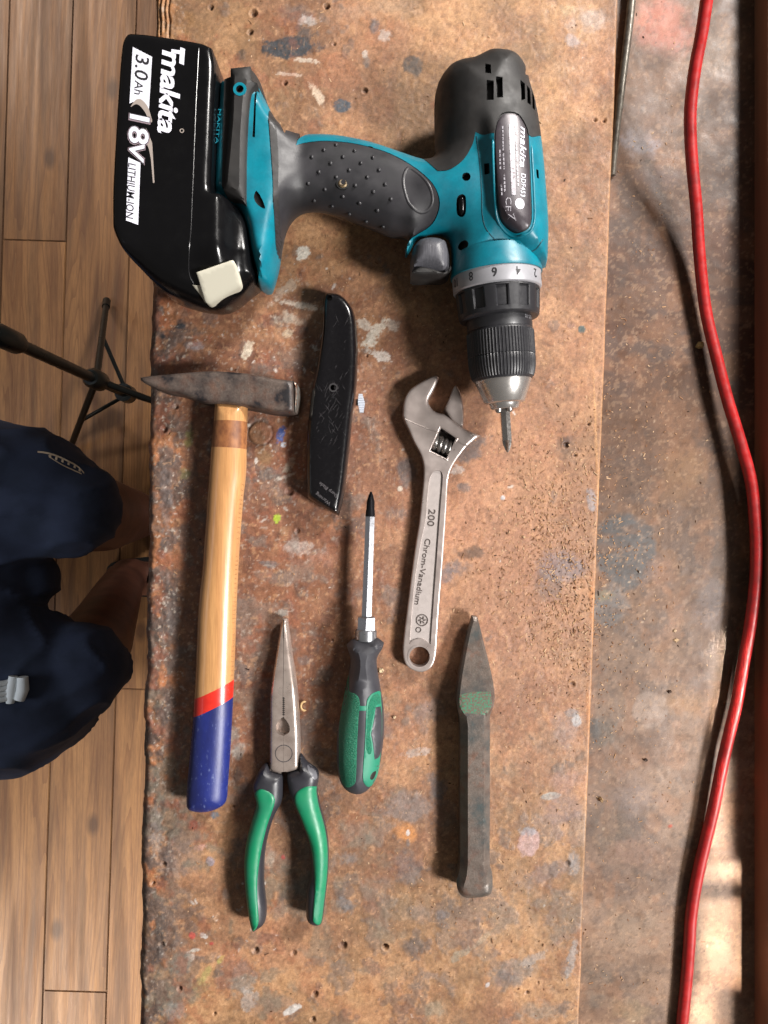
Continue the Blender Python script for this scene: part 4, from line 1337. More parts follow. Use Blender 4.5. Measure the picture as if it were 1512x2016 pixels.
jz = lambda x, y, d: bev(0, 3.0)(x, y, d) + 15.5 - 5.0 * ss(150, 20, (1008 - y * F / (D - 14)) - 1218) + 0
jl = [(332, 122, 1), (345, 120, 1), (350, 400), (349, 570, 1), (355, 580, 1), (349, 592, 1), (355, 604, 1), (349, 616, 1), (355, 628, 1), (349, 640, 1), (355, 652, 1), (349, 664, 1), (351, 680), (322, 705), (308, 740), (318, 775), (352, 790, 1), (353, 1000, 1), (337, 1002, 1), (336, 1020, 1), (270, 1000, 1), (270, 850), (272, 700), (275, 550), (300, 350)]
jr = [(347, 120, 1), (368, 122, 1), (390, 300), (420, 500), (435, 680), (442, 850), (440, 990, 1), (371, 1004, 1), (371, 1001, 1), (354, 1000, 1), (353, 790, 1), (386, 770), (388, 735), (370, 702), (353, 680), (351, 664, 1), (357, 652, 1), (351, 640, 1), (357, 628, 1), (351, 616, 1), (357, 604, 1), (351, 592, 1), (357, 580, 1), (351, 570, 1), (352, 400)]
jo = smooth(UL(Z2p([(332, 122, 1), (368, 122, 1), (390, 300), (420, 500), (435, 680), (442, 850), (440, 990, 1), (336, 1020, 1), (270, 1000, 1), (270, 850), (272, 700), (275, 550), (300, 350)]), 13), 3, 2)
surf('jaw', smooth(UL(Z2p(jl), 13), 3, 1.5), jz, 3.5, M_pl, pr, 2.0, (.4, 1.1, 2, 3), ref=jo)
surf('jaw', smooth(UL(Z2p(jr), 13), 3, 1.5), jz, 3.5, M_pl, pr, 2.0, (.4, 1.1, 2, 3), ref=jo)
plate('jaw_core', UL(Z2p([(335, 300), (365, 300), (372, 600), (372, 690), (330, 690), (330, 600)]), 9), 5, 9.0, M_dk, pr)
for k in range(9):
    yy_ = 576 + k * 12
    plate('tooth', UL(Z2p([(343, yy_), (351, yy_ - 6), (360, yy_), (351, yy_ + 6)]), 15.3), 15.2, 15.62, M_dk, pr)
plate('jaw_joint', UL(Z2p([(346.5, 126), (348.5, 126), (353, 570), (349.5, 570)]), 14), 9.5, 11.0, M_dk, pr)
plate('cutting_edge', UL(Z2p([(310, 700), (350, 690), (390, 700), (390, 780), (310, 780)]), 9), 4, 10.0, M_pl, pr)
x_, y_ = U(440 + 352 * .3372, 1180 + 900 * .3372, 16)
ringm('pivot_rivet', 440 + 352 * .3372, 1180 + 900 * .3372, 5.45, 5.9, 15.6, M_pb, pr, .3)
lh = [(250, 962), (272, 1000, 1), (330, 1018, 1), (343, 1030), (345, 1100), (335, 1190), (290, 1280), (250, 1420), (235, 1550), (235, 1680), (248, 1800), (240, 1890), (200, 1925), (168, 1936), (145, 1850), (125, 1700), (118, 1550), (130, 1420), (160, 1300), (188, 1200), (178, 1145), (170, 1090), (188, 1040), (215, 990)]
rh = [(447, 905), (490, 960), (545, 1000), (555, 1050), (545, 1110), (560, 1200), (595, 1330), (612, 1450), (610, 1600), (590, 1780), (575, 1888), (545, 1902), (500, 1888), (482, 1850), (486, 1700), (510, 1600), (500, 1430), (450, 1300), (410, 1200), (385, 1130), (371, 1060), (371, 1018, 1), (440, 992, 1), (445, 950)]
hzz = ell(10.5, 9.0, 8.0, 2.3)
for pts, gp in ((lh, [(182, 1135), (215, 1108), (270, 1125), (298, 1160), (293, 1210), (255, 1320), (220, 1470), (198, 1640), (200, 1780), (205, 1880), (190, 1922), (168, 1930), (149, 1850), (129, 1700), (122, 1550), (134, 1420), (164, 1300), (194, 1200)]),
                (rh, [(417, 1150), (440, 1115), (490, 1092), (540, 1090), (543, 1120), (556, 1200), (591, 1330), (608, 1450), (606, 1600), (586, 1780), (571, 1884), (545, 1897), (520, 1865), (532, 1700), (526, 1560), (503, 1420), (453, 1280), (420, 1200)])):
    HP = smooth(UL(Z2p(pts), 13), 4, 3)
    surf('handle', HP, hzz, mir(10.5, hzz), M_pb, pr, 2.2, RG(8))
    patch('green_grip', Z2p(gp), 15, hzz, ccw(HP), M_pg, pr, .8, 1.2, rnd=1.2, rings=(.4, 1.0))
patch('grip_emblem', Z2p([(492, 965), (540, 1000), (548, 1040), (530, 1050), (500, 1010)]), 15, hzz, ccw(smooth(UL(Z2p(rh), 13), 4, 3)), pm('emblem_grey', (112, 112, 118), .4), pr, .25, .5, s=1)

# ================================================================ the chisel
M_ch = pm('rusty_steel', (112, 100, 92), 0.42, 0.35, col2=(126, 84, 64), vs=7, vt=(.5, .72), speck=(.8, .35, .25), bump=.45, bs=1.6, bdist=.3, wear=((72, 80, 80), 14, .46, .45, .3, .2), rv=.12)
M_cg = pm('worn_green_paint', (58, 122, 92), 0.55, wear=((108, 92, 80), 1.3, .42, .5, .3, .14), bump=.4, bs=1)
ch = thing('cold_chisel', 'rusty steel cold chisel with a worn green paint band', 'chisel', (*U(930, 1500), 0))


def Zc(a):
    return [(840 + p[0] * .3077, 1180 + p[1] * .3077, *p[2:]) for p in a]


co = Zc([(296, 110, 1), (328, 116, 1), (372, 300), (412, 480), (427, 600), (418, 670), (400, 735), (400, 800), (400, 1000), (400, 1300), (400, 1680), (415, 1740), (415, 1820), (398, 1868), (330, 1886), (240, 1886), (200, 1850), (188, 1790), (205, 1725), (212, 1650), (212, 1200), (212, 800), (205, 735), (192, 670), (190, 600), (215, 440), (268, 200)])
CO = smooth(UL(co, 13), 4, 4)


def cz(x, y, d):
    py = 1008 - y * F / (D - 20)
    e = 4.6 - 3.0 * ss(1420, 1390, py) - 1.0 * ss(1735, 1750, py)
    tz = 21 - 9.0 * ss(1400, 1215, py)
    return tz - e * np.clip(1 - d / e, 0, 1) - .7 * ss(1700, 1712, py) * ss(1726, 1712, py)


surf('bar', CO, cz, lambda x, y, d: np.clip(4.5 * np.clip(1 - d / 4.6, 0, 1), 0.2, 9), M_ch, ch, 2.4, (.5, 1.6, 3.0, 4.6), sharp=24)
patch('green_band', Zc([(212, 610, 1), (300, 592), (408, 592, 1), (416, 670), (388, 738, 1), (300, 730), (238, 728, 1), (206, 672)]), 13, cz, ccw(CO), M_cg, ch, .12, .4, rnd=.1)

# ================================================================ the cordless drill
M_teal = pm('teal_plastic', (4, 128, 148), 0.4, col2=(10, 112, 132), vs=16, rv=.1, bump=.08, bs=.7, bdist=.15, speck=(1.6, .06, .08))
M_rub = pm('dark_rubber', (31, 30, 30), 0.6, col2=(44, 42, 41), vs=14, rv=.1, bump=.25, bs=.6, bdist=.15)
M_rub2 = pm('grip_rubber', (50, 49, 53), 0.48, col2=(38, 38, 41), vs=18, rv=.1, bump=.25, bs=.6, bdist=.15)
M_bat = pm('black_gloss_plastic', (11, 11, 13), 0.22, spec=.34, rv=.07, vs=12, bump=.05, bs=1, bdist=.1)
M_cream = pm('cream_plastic', (212, 208, 190), 0.4)
M_hole = pm('deep_black', (10, 10, 11), 0.6)
M_print = pm('white_print', (224, 224, 236), 0.45, k=.85)
M_beige = pm('beige_print', (170, 158, 150), 0.45)
M_trig = pm('trigger_grey', (86, 86, 92), 0.42, st=(1, .04, 1), bump=.5, bs=1.0, bdist=.3, speck=(1.0, .35, .3))
M_ring = pm('silver_ring', (176, 176, 182), 0.42, 0.25, rv=.05, vs=4)
M_num = pm('number_print', (40, 40, 44), 0.5)
M_chuck = pm('chuck_black', (40, 40, 44), 0.42, rv=.06, vs=4)
M_chr = pm('polished_chrome', (222, 218, 214), 0.26, 0.85, rv=.03, vs=4)
M_lab = pm('dark_label_foil', (62, 55, 61), 0.36, 0.2, rv=.05, vs=9)
M_bronze = pm('dusty_screw', (140, 120, 88), 0.5, .4, col2=(60, 50, 40), vs=1.2)
ZM = 37.0
dr = thing('cordless_drill', 'teal and black cordless drill driver with a bit in its chuck', 'drill', (*U(700, 380, ZM), 0))
out = [(930, 112), (960, 98), (990, 97), (1018, 106), (1037, 128), (1048, 165), (1056, 210), (1064, 262), (1070, 310), (1075, 370), (1079, 430), (1079, 480), (1074, 526, 1), (1000, 538), (898, 562, 1), (889, 540), (889, 500), (884, 472), (866, 461), (842, 461), (818, 476), (803, 503), (797, 508, 1), (799, 490), (806, 473, 1),
       (790, 471), (765, 467), (735, 455), (700, 441), (660, 425), (625, 418), (595, 421), (575, 434), (563, 455), (556, 485), (550, 520), (543, 548), (534, 573, 1), (514, 575, 1), (500, 530), (488, 489), (478, 440), (462, 405), (440, 392), (414, 379, 1), (418, 280), (427, 155, 1), (450, 152), (454, 134), (496, 131), (508, 144), (524, 192), (545, 235), (565, 257), (590, 263), (640, 263), (690, 269), (740, 281), (790, 298), (830, 311), (848, 311), (856, 300), (856, 240), (857, 190), (863, 155), (882, 128), (905, 117)]


def hO(x, y):
    """height of the silhouette seen at a pixel of the drill's outline"""
    if x <= 504:
        return 56
    if x < 560 and y < 250:
        return 56 - (x - 504) * .22
    if x < 560:
        return 34
    if x < 848 and y < 313:
        return 42
    if x < 1062 and y < 313:
        return 46 if y < 200 else 41
    if x < 800:
        return 34
    return ZM


DO = ccw(smooth(UL(out, hO), 4, 3))


def Hd(x, y, d):
    px, py = 756 + x * F / (D - ZM), 1008 - y * F / (D - ZM)
    wb_ = ss(800, 895, px)                       # body
    wf = ss(606, 536, px)                        # foot
    T = 19.5 + (33 - 19.5) * wb_ + (26.5 - 19.5) * wf
    R = 20 + 13 * wb_ - 12 * wf
    # flat lower plate between the trigger and the gearbox
    gx = 940 + (py - 270) * 0.13 + 55 * ss(440, 525, py)
    low = ss(12, -12, px - gx) * ss(255, 330, py)
    T = T - 7.5 * low * wb_
    e = 1 - np.clip(d / R, 0, 1)
    return ZM + T * np.sqrt(np.clip(1 - e ** 2.0, 0, 1))


Hb = mir(ZM, Hd, 0.3)
RD = (.3, 1, 2.2, 4.2, 7.5, 12, 18)
UHd = lambda pts: UHs(pts, Hd, DO, ZM)


def body_piece(name, pts, mat, off=0.0, h=ZM, pits=(), s=2.4, sm=True, rings=RD[:4], parent=dr):
    pts = UHd(pts)
    P = smooth(pts, 4, 3) if sm else raw(pts, 3)
    P = ccw(P)
    dd_ = dist(P, DO)
    ou = ~inside(P, DO)
    for i in range(len(P)):
        if ou[i] or dd_[i] < 0.35:
            A_ = DO
            Bv = np.roll(DO, -1, 0) - A_
            t = np.clip(((P[i] - A_) * Bv).sum(1) / np.maximum((Bv**2).sum(1), 1e-12), 0, 1)
            Q_ = A_ + t[:, None] * Bv
            P[i] = Q_[np.argmin(((Q_ - P[i]) ** 2).sum(1))]
    kp = [0]
    for i in range(1, len(P)):
        if np.linalg.norm(P[i] - P[kp[-1]]) > 0.05 and np.linalg.norm(P[i] - P[0]) > 0.05:
            kp.append(i)
    P = P[kp]
    return surf(name, P, over(Hd, off) if off else Hd, Hb, mat, parent, s, rings, pits=pits, ref=DO)


def prect(pts, h, sm=True):
    return smooth(UHd(pts), 3, 1.2) if sm else raw(UHd(pts), 1.2)


def pcirc(px_, py_, r, h, n=18):
    x_, y_ = UHd([(px_, py_)])[0]
    return np.array([(x_ + r * math.cos(2 * math.pi * i / n), y_ + r * math.sin(2 * math.pi * i / n)) for i in range(n)])


def Zv(a):
    return [(780 + p[0] * .243, 70 + p[1] * .243, *p[2:]) for p in a]


# motor housing, dark rubber
hs = [(930, 112), (960, 98), (990, 97), (1018, 106), (1037, 128), (1048, 165), (1056, 210), (1065, 268, 1), (1050, 270), (1041, 266), (1037, 250), (1024, 228), (1010, 221), (990, 223), (978, 237), (973, 262, 1), (955, 266), (936, 260, 1), (930, 285), (912, 315), (885, 334), (862, 337, 1), (846, 323), (826, 311, 1), (848, 311), (856, 300), (856, 240), (857, 190), (863, 155), (882, 128), (905, 117)]
vents = [([(955, 126), (966, 128), (967, 146), (955, 144)], 62), ([(958, 158), (972, 160), (972, 197), (958, 198)], 66), ([(976, 151), (989, 153), (990, 193), (978, 193)], 68),
         ([(1034, 128), (1041, 134), (1042, 152), (1034, 148)], 56), ([(1024, 158), (1033, 165), (1034, 196), (1026, 198)], 62), ([(1037, 168), (1043, 176), (1045, 208), (1038, 203)], 56), ([(1047, 180), (1051, 190), (1053, 218), (1048, 213)], 48)]
body_piece('motor_housing', hs, [M_rub, M_hole], .35, pits=[(prect([(*p, 1) for p in v], h, False), 4) for v, h in vents], s=2.0, rings=RD)
# gearbox shell, teal
sh = [(936, 260, 1), (955, 266), (973, 262, 1), (973, 300), (978, 400), (984, 432), (1000, 452), (1020, 460), (1040, 450), (1047, 430), (1046, 380), (1041, 266, 1), (1050, 270), (1065, 268, 1), (1070, 310), (1075, 370), (1079, 430), (1079, 480), (1074, 526, 1), (1000, 538), (898, 562, 1), (889, 540), (889, 500), (884, 472), (866, 461), (842, 461), (818, 476), (803, 503), (797, 508, 1), (799, 490), (808, 472, 1), (826, 459),
      (852, 440), (864, 415), (865, 392), (856, 368), (836, 345), (808, 324), (770, 303), (735, 291), (690, 281), (640, 277), (600, 281), (583, 286, 1), (590, 272), (610, 264), (640, 263), (690, 269), (740, 281), (790, 298), (826, 311, 1), (846, 323), (862, 337, 1), (885, 334), (912, 315), (930, 285)]
pits = [(pcirc(918, 348, 2.6, 60), 5), (pcirc(912, 483, 2.9, 58), 5), (prect([(953, 322), (963, 321), (964, 342), (954, 344)], 66, False), 3), (prect([(1055, 333), (1060, 335), (1061, 352), (1057, 350)], 58, False), 3),
        (prect([(905, 384), (912, 383), (917, 389), (917, 418), (912, 427), (904, 426), (899, 418), (899, 392)], 61), 2.5), (pcirc(728, 293, 2.4, 50, 12), 2.5)]
body_piece('gear_housing', sh, [M_teal, M_hole], 0, pits=pits, s=2.2, rings=RD[:4])
gl = crom([(*p, 0) for p in UHd([(938, 268), (943, 310), (948, 380), (950, 425), (960, 455), (985, 481), (1010, 495), (1035, 498), (1055, 490), (1068, 472)])], 6)
q_ = np.array([(p.x, p.y) for p in gl])
zz = Hd(q_[:, 0], q_[:, 1], dist(q_, DO))
tube('panel_joint', [(a, b_, c - .28) for (a, b_), c in zip(q_, zz)], .5, pm('joint_shadow_teal', (0, 70, 84), .6), dr, 6)
# reversing switch
vv = smooth(UHd([(906, 386), (912, 386), (916, 392), (916, 415), (911, 424), (905, 423), (901, 415), (901, 392)]), 3, 1)
surf('direction_switch', vv, lambda x, y, d: Hd(x, y, dist(np.column_stack([x, y]), DO)) + .6 - 2.2 * (1 - np.clip(d / 2.2, 0, 1)) ** 2, lambda x, y, d: Hd(x, y, dist(np.column_stack([x, y]), DO)) - 2.5, M_bat, dr, .8, (.3, .8, 1.4))
# label bed and label
lab = [(973, 300), (978, 400), (984, 432), (1000, 452), (1020, 460), (1040, 450), (1047, 430), (1046, 380), (1041, 266), (1037, 250), (1024, 228), (1010, 221), (990, 223), (978, 237), (973, 262)]
HL = 66
body_piece('label_bed', lab, M_hole, -.4, s=2.5)
lb2 = [(976, 300), (981, 400), (987, 431), (1002, 450), (1020, 457), (1038, 448), (1044, 429), (1043, 380), (1038, 266), (1034, 250), (1023, 231), (1010, 224), (991, 226), (981, 239), (976, 262)]
patch('label', lb2, ZM, Hd, DO, M_lab, dr, .25, .6, 2.0, rnd=.4)
# raised rim around the label
rimp = [UHd([(a, b_)])[0] for a, b_ in [(970, 275), (971, 320), (975, 400), (980, 434), (996, 457), (1020, 466), (1043, 456), (1052, 432), (1051, 380), (1046, 285)]]
rp = crom([(x, y, 0) for x, y in rimp], 6)
q_ = np.array([(p.x, p.y) for p in rp])
zz = Hd(q_[:, 0], q_[:, 1], dist(q_, DO))
tube('label_rim', [(a, b_, c - .1) for (a, b_), c in zip(q_, zz)], [.3] + [1.0] * (len(q_) - 2) + [.3], M_teal, dr, 8)


def on_body(px_, py_, h, ang_, off=.55):
    ox, oy = UHd([(px_, py_)])[0]
    ca, sa = math.cos(math.radians(ang_)), math.sin(math.radians(ang_))

    def f(u, v, w_):
        x, y = ox + u * ca - v * sa, oy + u * sa + v * ca
        z = float(Hd(np.array([x]), np.array([y]), dist(np.array([[x, y]]), DO))[0])
        return (x, y, z + off + w_)
    return f


def strip_on(name, pts, h, mat, off=.5):
    P = smooth(UHd(pts), 1, 2.0)
    surf(name, P, lambda x, y, d: Hd(x, y, dist(np.column_stack([x, y]), DO)) + off, lambda x, y, d: Hd(x, y, dist(np.column_stack([x, y]), DO)) + off - .15, mat, dr, 2.0)


A2 = lambda a: [(960 + p[0] * .124, 220 + p[1] * .124, 1) for p in a]
M_lt = pm('worn_label_print', (168, 164, 172), 0.4, wear=((96, 88, 92), 1.8, .54, .3, .4))
strip_on('printed_bar', A2([(332, 205), (410, 205), (448, 1330), (378, 1330)]), 69, M_lt)
text('maker_print', 'makita', 5.6, on_body(1025, 250, 68, -92), M_print, dr, shear=.2, bold=.05, fit=25, ext=.02)
text('type_print', 'DDF453', 4.2, on_body(1026, 342, 68, -92), M_print, dr, fit=14, ext=.02)
text('ce_mark', 'CE', 5.0, on_body(995.5, 389, 68, -92, .5), M_lt, dr, fit=8.2, ext=.02)
for a_, b2, c2, l_ in ((232, 240, 160, 1), (250, 610, 40, 1), (262, 990, 40, 1)):
    pass
for (x0, y0, x1, y1) in ((224, 240, 250, 650), (236, 670, 268, 940), (250, 990, 276, 1290), (180, 610, 205, 930), (205, 1150, 225, 1350), (430, 225, 470, 380), (440, 460, 480, 800), (455, 850, 500, 1200)):
    n_ = max(2, int((y1 - y0) / 55))
    for k in range(n_):
        f0, f1 = k / n_, (k + .75) / n_
        xa = x0 + (x1 - x0) * f0 * .4
        strip_on('small_print', A2([(xa, y0 + (y1 - y0) * f0), (xa + 22, y0 + (y1 - y0) * f0), (xa + 24, y0 + (y1 - y0) * f1), (xa + 2, y0 + (y1 - y0) * f1)]), 69, M_lt)
cx_, cy_ = UHd([(1023, 402)])[0]
P = [(cx_ + 2.9 * math.cos(a), cy_ + 3.2 * math.sin(a)) for a in np.linspace(0, 6.28, 19)[:-1]]
surf('round_mark', np.array(P), lambda x, y, d: Hd(x, y, dist(np.column_stack([x, y]), DO)) + .5, lambda x, y, d: Hd(x, y, dist(np.column_stack([x, y]), DO)) + .4, M_print, dr, 1.2)
# bin symbol: slanted cross strokes
for (a0, b0, a1, b1) in ((310, 1720, 440, 1600), (320, 1640, 430, 1720), (395, 1620, 440, 1740)):
    strip_on('bin_mark', A2([(a0, b0), (a0 + 10, b0 - 8), (a1 + 10, b1 - 8), (a1, b1)]), 68, M_lt)

# grip rubber
gp = [(560, 262), (565, 257), (590, 264, 1), (583, 287, 1), (600, 283), (640, 279), (690, 283), (735, 293), (770, 305), (808, 326), (836, 347), (855, 369), (863, 392), (862, 415), (850, 439), (825, 457), (806, 473, 1), (790, 471), (765, 467), (735, 455), (700, 441), (660, 425), (625, 418), (595, 421), (575, 434), (563, 455), (556, 485), (550, 513, 1), (543, 480), (540, 400), (537, 300), (534, 217, 1), (545, 235)]
body_piece('grip_sleeve', gp, M_rub2, .45, s=2.2, rings=RD[:5])
ov = smooth(UHd([(800, 330), (814, 332), (838, 352), (852, 378), (853, 402), (841, 420), (822, 421), (803, 404), (793, 375), (791, 350)]), 4, 2)
ovc = ccw(ov)
surf('thumb_pad', ov, lambda x, y, d: Hd(x, y, dist(np.column_stack([x, y]), DO)) + .45 + .45 * np.sin(np.clip(d / 1.8, 0, 1) * math.pi) - .15 * ss(1, 3, d), lambda x, y, d: Hd(x, y, dist(np.column_stack([x, y]), DO)), M_rub2, dr, 1.6, (.4, .9, 1.4, 2))
dots = [(460, 250), (370, 290), (598, 295), (280, 340), (512, 340), (735, 345), (420, 388), (645, 385), (332, 452), (558, 438), (780, 437), (692, 490), (253, 538), (825, 543), (603, 552), (378, 583), (738, 600), (868, 655), (512, 637), (298, 665), (636, 686), (432, 705), (768, 738), (560, 765), (685, 822), (810, 860), (462, 492)]
bmd = bmesh.new()
bmesh.ops.create_uvsphere(bmd, u_segments=10, v_segments=6, radius=1.3 * .001)
dm = bpy.data.meshes.new('grip_dot')
bmd.to_mesh(dm)
bmd.free()
dm.materials.append(M_rub2)
dm.polygons.foreach_set('use_smooth', [True] * len(dm.polygons))
for a, b_ in dots:
    px_, py_ = 540 + a / 3.78, 220 + b_ / 3.78
    x_, y_ = UHd([(px_, py_)])[0]
    d_ = dist(np.array([[x_, y_]]), DO)
    z_ = float(Hd(np.array([x_]), np.array([y_]), d_)[0])
    o = bpy.data.objects.new('grip_dot', dm)
    COL.objects.link(o)
    o.parent = dr
    o.location = tuple((np.array([x_, y_, z_ + .35]) - LOC[dr.name]) * .001)
x_, y_ = UHd([(675, 361)])[0]
z_ = float(Hd(np.array([x_]), np.array([y_]), dist(np.array([[x_, y_]]), DO))[0])
lathe('screw_well', (x_, y_, z_ - 1.2), (0.001, 0, 1), [(0, 3.9), (1.75, 4.0), (1.8, 3.3), (.4, 3.1), (0.35, .1)], 24, M_hole, dr, cap=False)
lathe('screw_head', (x_, y_, z_ - 1), (0.001, 0, 1), [(0, 2.9), (1.4, 2.9), (2.0, 2.0), (1.2, 1.0), (1.0, .1)], 16, M_bronze, dr)

# foot: teal base, bumper, slot
ft = [(537, 217, 1), (539, 300), (541, 400), (545, 480), (550, 513, 1), (543, 548), (534, 573, 1), (514, 575, 1), (500, 530), (488, 489), (478, 440), (462, 405), (440, 392), (414, 379, 1), (418, 280), (427, 155, 1), (450, 152), (454, 134), (496, 131, 1), (506, 160, 1)]
slot = prect([(502, 184), (506, 184), (502, 271), (497, 270)], 63, False)
tri = prect([(505, 376), (516, 392), (522, 411), (508, 404), (500, 390)], 62)
body_piece('foot_shell', ft, [M_teal, M_hole], 0, pits=[(slot, 5), (tri, 2.2)], s=2.4)
nk = [(496, 131), (508, 144), (524, 192), (545, 235), (548, 300), (549, 400), (553, 470), (550, 508, 1), (543, 470), (539, 400), (537, 340), (534, 217, 1), (507, 168, 1), (498, 160), (494, 145)]
body_piece('foot_neck', nk, M_rub, .5, s=2.2)
bp = [(455, 137, 1), (494, 133, 1), (497, 160, 1), (507, 166, 1), (494, 184), (488, 240), (485, 307), (484, 403, 1), (470, 392), (441, 376, 1), (442, 350), (447, 300), (453, 225)]
BPP = smooth(UL(bp, 66), 3, 3)
surf('foot_bumper', BPP, lambda x, y, d: 70.5 - 3.2 * np.clip(1 - d / 3.2, 0, 1) ** 1.4, 45, [M_rub, M_hole], dr, 2, (.5, 1.4, 3.2), pits=[(circ(472, 175, 2.3, 70, 8), 5)])
ringm('bumper_hole_rim', 472, 175, 2.35, 4.0, 70.75, M_teal, dr, .4)
plate('bumper_gap_shade', UL([(443, 160), (456, 155), (452, 300), (446, 372), (438, 370), (441, 250)], 62), 50, 64.2, M_hole, dr)  # black plate stands in for the shadowed recess beside the bumper
text('foot_emboss', 'MAKITA', 2.6, flat(*U(430, 215, 64), 64.2, -95), M_teal, dr, ext=.12, fit=21)

# trigger
tg = [(815, 480, 1), (826, 468), (842, 463), (864, 464), (880, 470, 1), (887, 500), (887, 528, 1), (875, 540), (850, 533), (825, 530), (809, 540, 1), (808, 512)]
TP = smooth(UL(tg, 45), 4, 2)
surf('trigger', TP, ell(ZM, 14, 9), mir(ZM, ell(ZM, 14, 9)), M_trig, dr, 1.6, RG(9))
tf = [(809, 542, 1), (826, 531), (850, 534), (874, 541), (887, 528, 1), (886, 536), (872, 544), (848, 544), (826, 545)]
surf('trigger_lip', smooth(UL(tf, 44), 4, 2), lambda x, y, d: 50 - 1.6 * np.clip(1 - d / 1.6, 0, 1) ** 2, 26, M_rub, dr, 1.5, (.5, 1.2))

# collar, chuck and bit, turned round one axis
TILT = math.radians(4.0)
ad = (math.sin(TILT), -math.cos(TILT), -.03)
AA = (72.2, 150.5, 37.0)
lathe('nose_core', AA, ad, [(-16, 25), (-3, 29.2), (-1, 29.2), (-.5, 27)], 64, M_teal, dr)
lathe('torque_ring', AA, ad, [(-2.5, 27.5), (-1.6, 28.4), (8.2, 28.2), (9.0, 27.6), (9.6, 26.0)], 96, M_ring, dr)


def lob(th, t, r):
    s_ = math.cos(th * 11 + .6)
    return r - (1.5 * (1 if s_ > .25 else 0 if s_ < -.05 else (s_ + .05) / .3)) * (1 if 10.8 < t < 23 else 0)


lathe('torque_collar', AA, ad, [(8.8, 25.2), (9.4, 26.8), (10.6, 26.9), (11.0, 26.8), (22.8, 26.0), (23.4, 25.9), (25.8, 25.6), (26.8, 24.6), (27.2, 21)], 220, M_chuck, dr, rf=lob, sharp=25)
lathe('collar_disc', AA, ad, [(26, 20.9), (33.2, 20.9), (34, 20.4)], 64, M_chuck, dr)
knu = lambda th, t, r: r + .42 * max(0, math.cos(th * 66)) * (1 if 35.4 < t < 64.5 else .0)
lathe('chuck_sleeve', AA, ad, [(33.8, 20.4), (34.6, 21.0), (35.3, 21.2), (35.6, 21.2), (50.5, 21.3), (50.9, 20.9), (51.6, 21.2), (57, 21.0), (61, 20.4), (64.4, 19.4), (64.8, 19.2), (65.8, 18.6)], 264, M_chuck, dr, rf=knu, sharp=30)
lathe('chuck_cone', AA, ad, [(65.4, 17.5), (65.8, 18.1), (66.4, 18.1), (79.6, 13.1), (80.3, 12.3), (80.6, 10.6)], 64, M_chr, dr)
lathe('chuck_nose', AA, ad, [(80.2, 10.2), (81.4, 9.6), (83.6, 8.9), (84.4, 7.8), (83.8, 5.8), (80, 5.4)], 48, M_chr, dr, cap=False)
for k in range(3):
    a = k * 2.094 + .6
    A3 = Vector(AA) + Vector(frame(ad)[1]) * math.sin(a) * 4.2 + Vector(frame(ad)[2]) * math.cos(a) * 4.2
    lathe('chuck_jaw', A3, ad, [(79, 2.1), (85.5, 2.0), (86.6, 1.1)], 10, M_steel, dr)
lathe('driver_bit', AA, ad, [(80, 3.3), (103, 3.3), (104.5, 3.2)], 6, M_steel, dr, sharp=20)
lathe('bit_point', AA, ad, [(104.4, 3.1), (107.5, 2.6), (111, 1.2), (112.3, .3)], 24, M_steel, dr, rf=lambda th, t, r: r * (1 - .45 * abs(math.sin(2 * th)) ** .6))
dvx, sdx, upx = frame(ad)


def wrap(th0, t0, R):
    """text reading towards the left, its top towards the chuck"""
    def f(u, v, w_):
        th = th0 - u / R
        p = Vector(AA) + dvx * (t0 + v) + (sdx * math.sin(th) + upx * math.cos(th)) * (R + w_)
        return tuple(p)
    return f


for s_, th, b_ in (('10', -68, 0), ('8', -39, .0), ('6', -8, .1), ('4', 22, 0), ('2', 51, 0), ('1', 70, 0)):
    text('number', s_, 7.6, wrap(math.radians(th), 1.0, 28.5), M_num, dr, bold=b_ + .02, ext=.02, sx=.9)
text('chuck_marking', '0.7-10', 3.2, wrap(math.radians(62), 27.6, 21.1), M_ring, dr, ext=.02)

# battery
BT = thing('battery_tmp', '', '', (0, 0, 0))
bpy.data.objects.remove(BT)
bo = [(252, 73), (262, 70), (300, 73), (395, 88), (415, 96), (425, 115), (431, 150), (429, 200), (425, 300), (417, 378), (440, 392), (464, 405), (480, 432), (492, 480), (503, 530), (512, 560), (500, 578), (478, 600), (452, 616), (432, 620), (395, 613), (340, 590), (300, 552), (264, 512), (232, 460), (224, 440), (224, 380), (229, 280), (237, 150), (243, 90)]


def bh(x, y):
    """height used to unproject an outline point"""
    if y < 440:
        return 70 if x < 425 else 62
    t = min(1, (y - 440) / 130)
    return 70 - 38 * t if x < 480 else 60 - 28 * t


bpts = [(*U(p[0], p[1], bh(*p)),) for p in bo]
BO = ccw(smooth(bpts, 4, 3))


def bz(x, y, d):
    g = np.clip((160 - y) / 40, 0, 1.3)
    z = 75 - 27 * np.minimum(g, 1.2) ** 1.3
    xr_ = -101 - 0 * y
    z = z - 13 * ss(0, 14, x - xr_) * (1 - .5 * ss(165, 130, y))
    z = z - 5 * ss(0, 5, np.abs(0)) * 0
    e = 5.0 + 11.0 * np.clip(g, 0, 1)
    z = z - e * (1 - np.sqrt(np.clip(1 - (1 - np.clip(d / e, 0, 1)) ** 2, 0, 1)))
    # side flute on the nose
    z = z - 2.5 * np.exp(-(((x + 112) / 9) ** 2 + ((y - 143) / 12) ** 2))
    return z


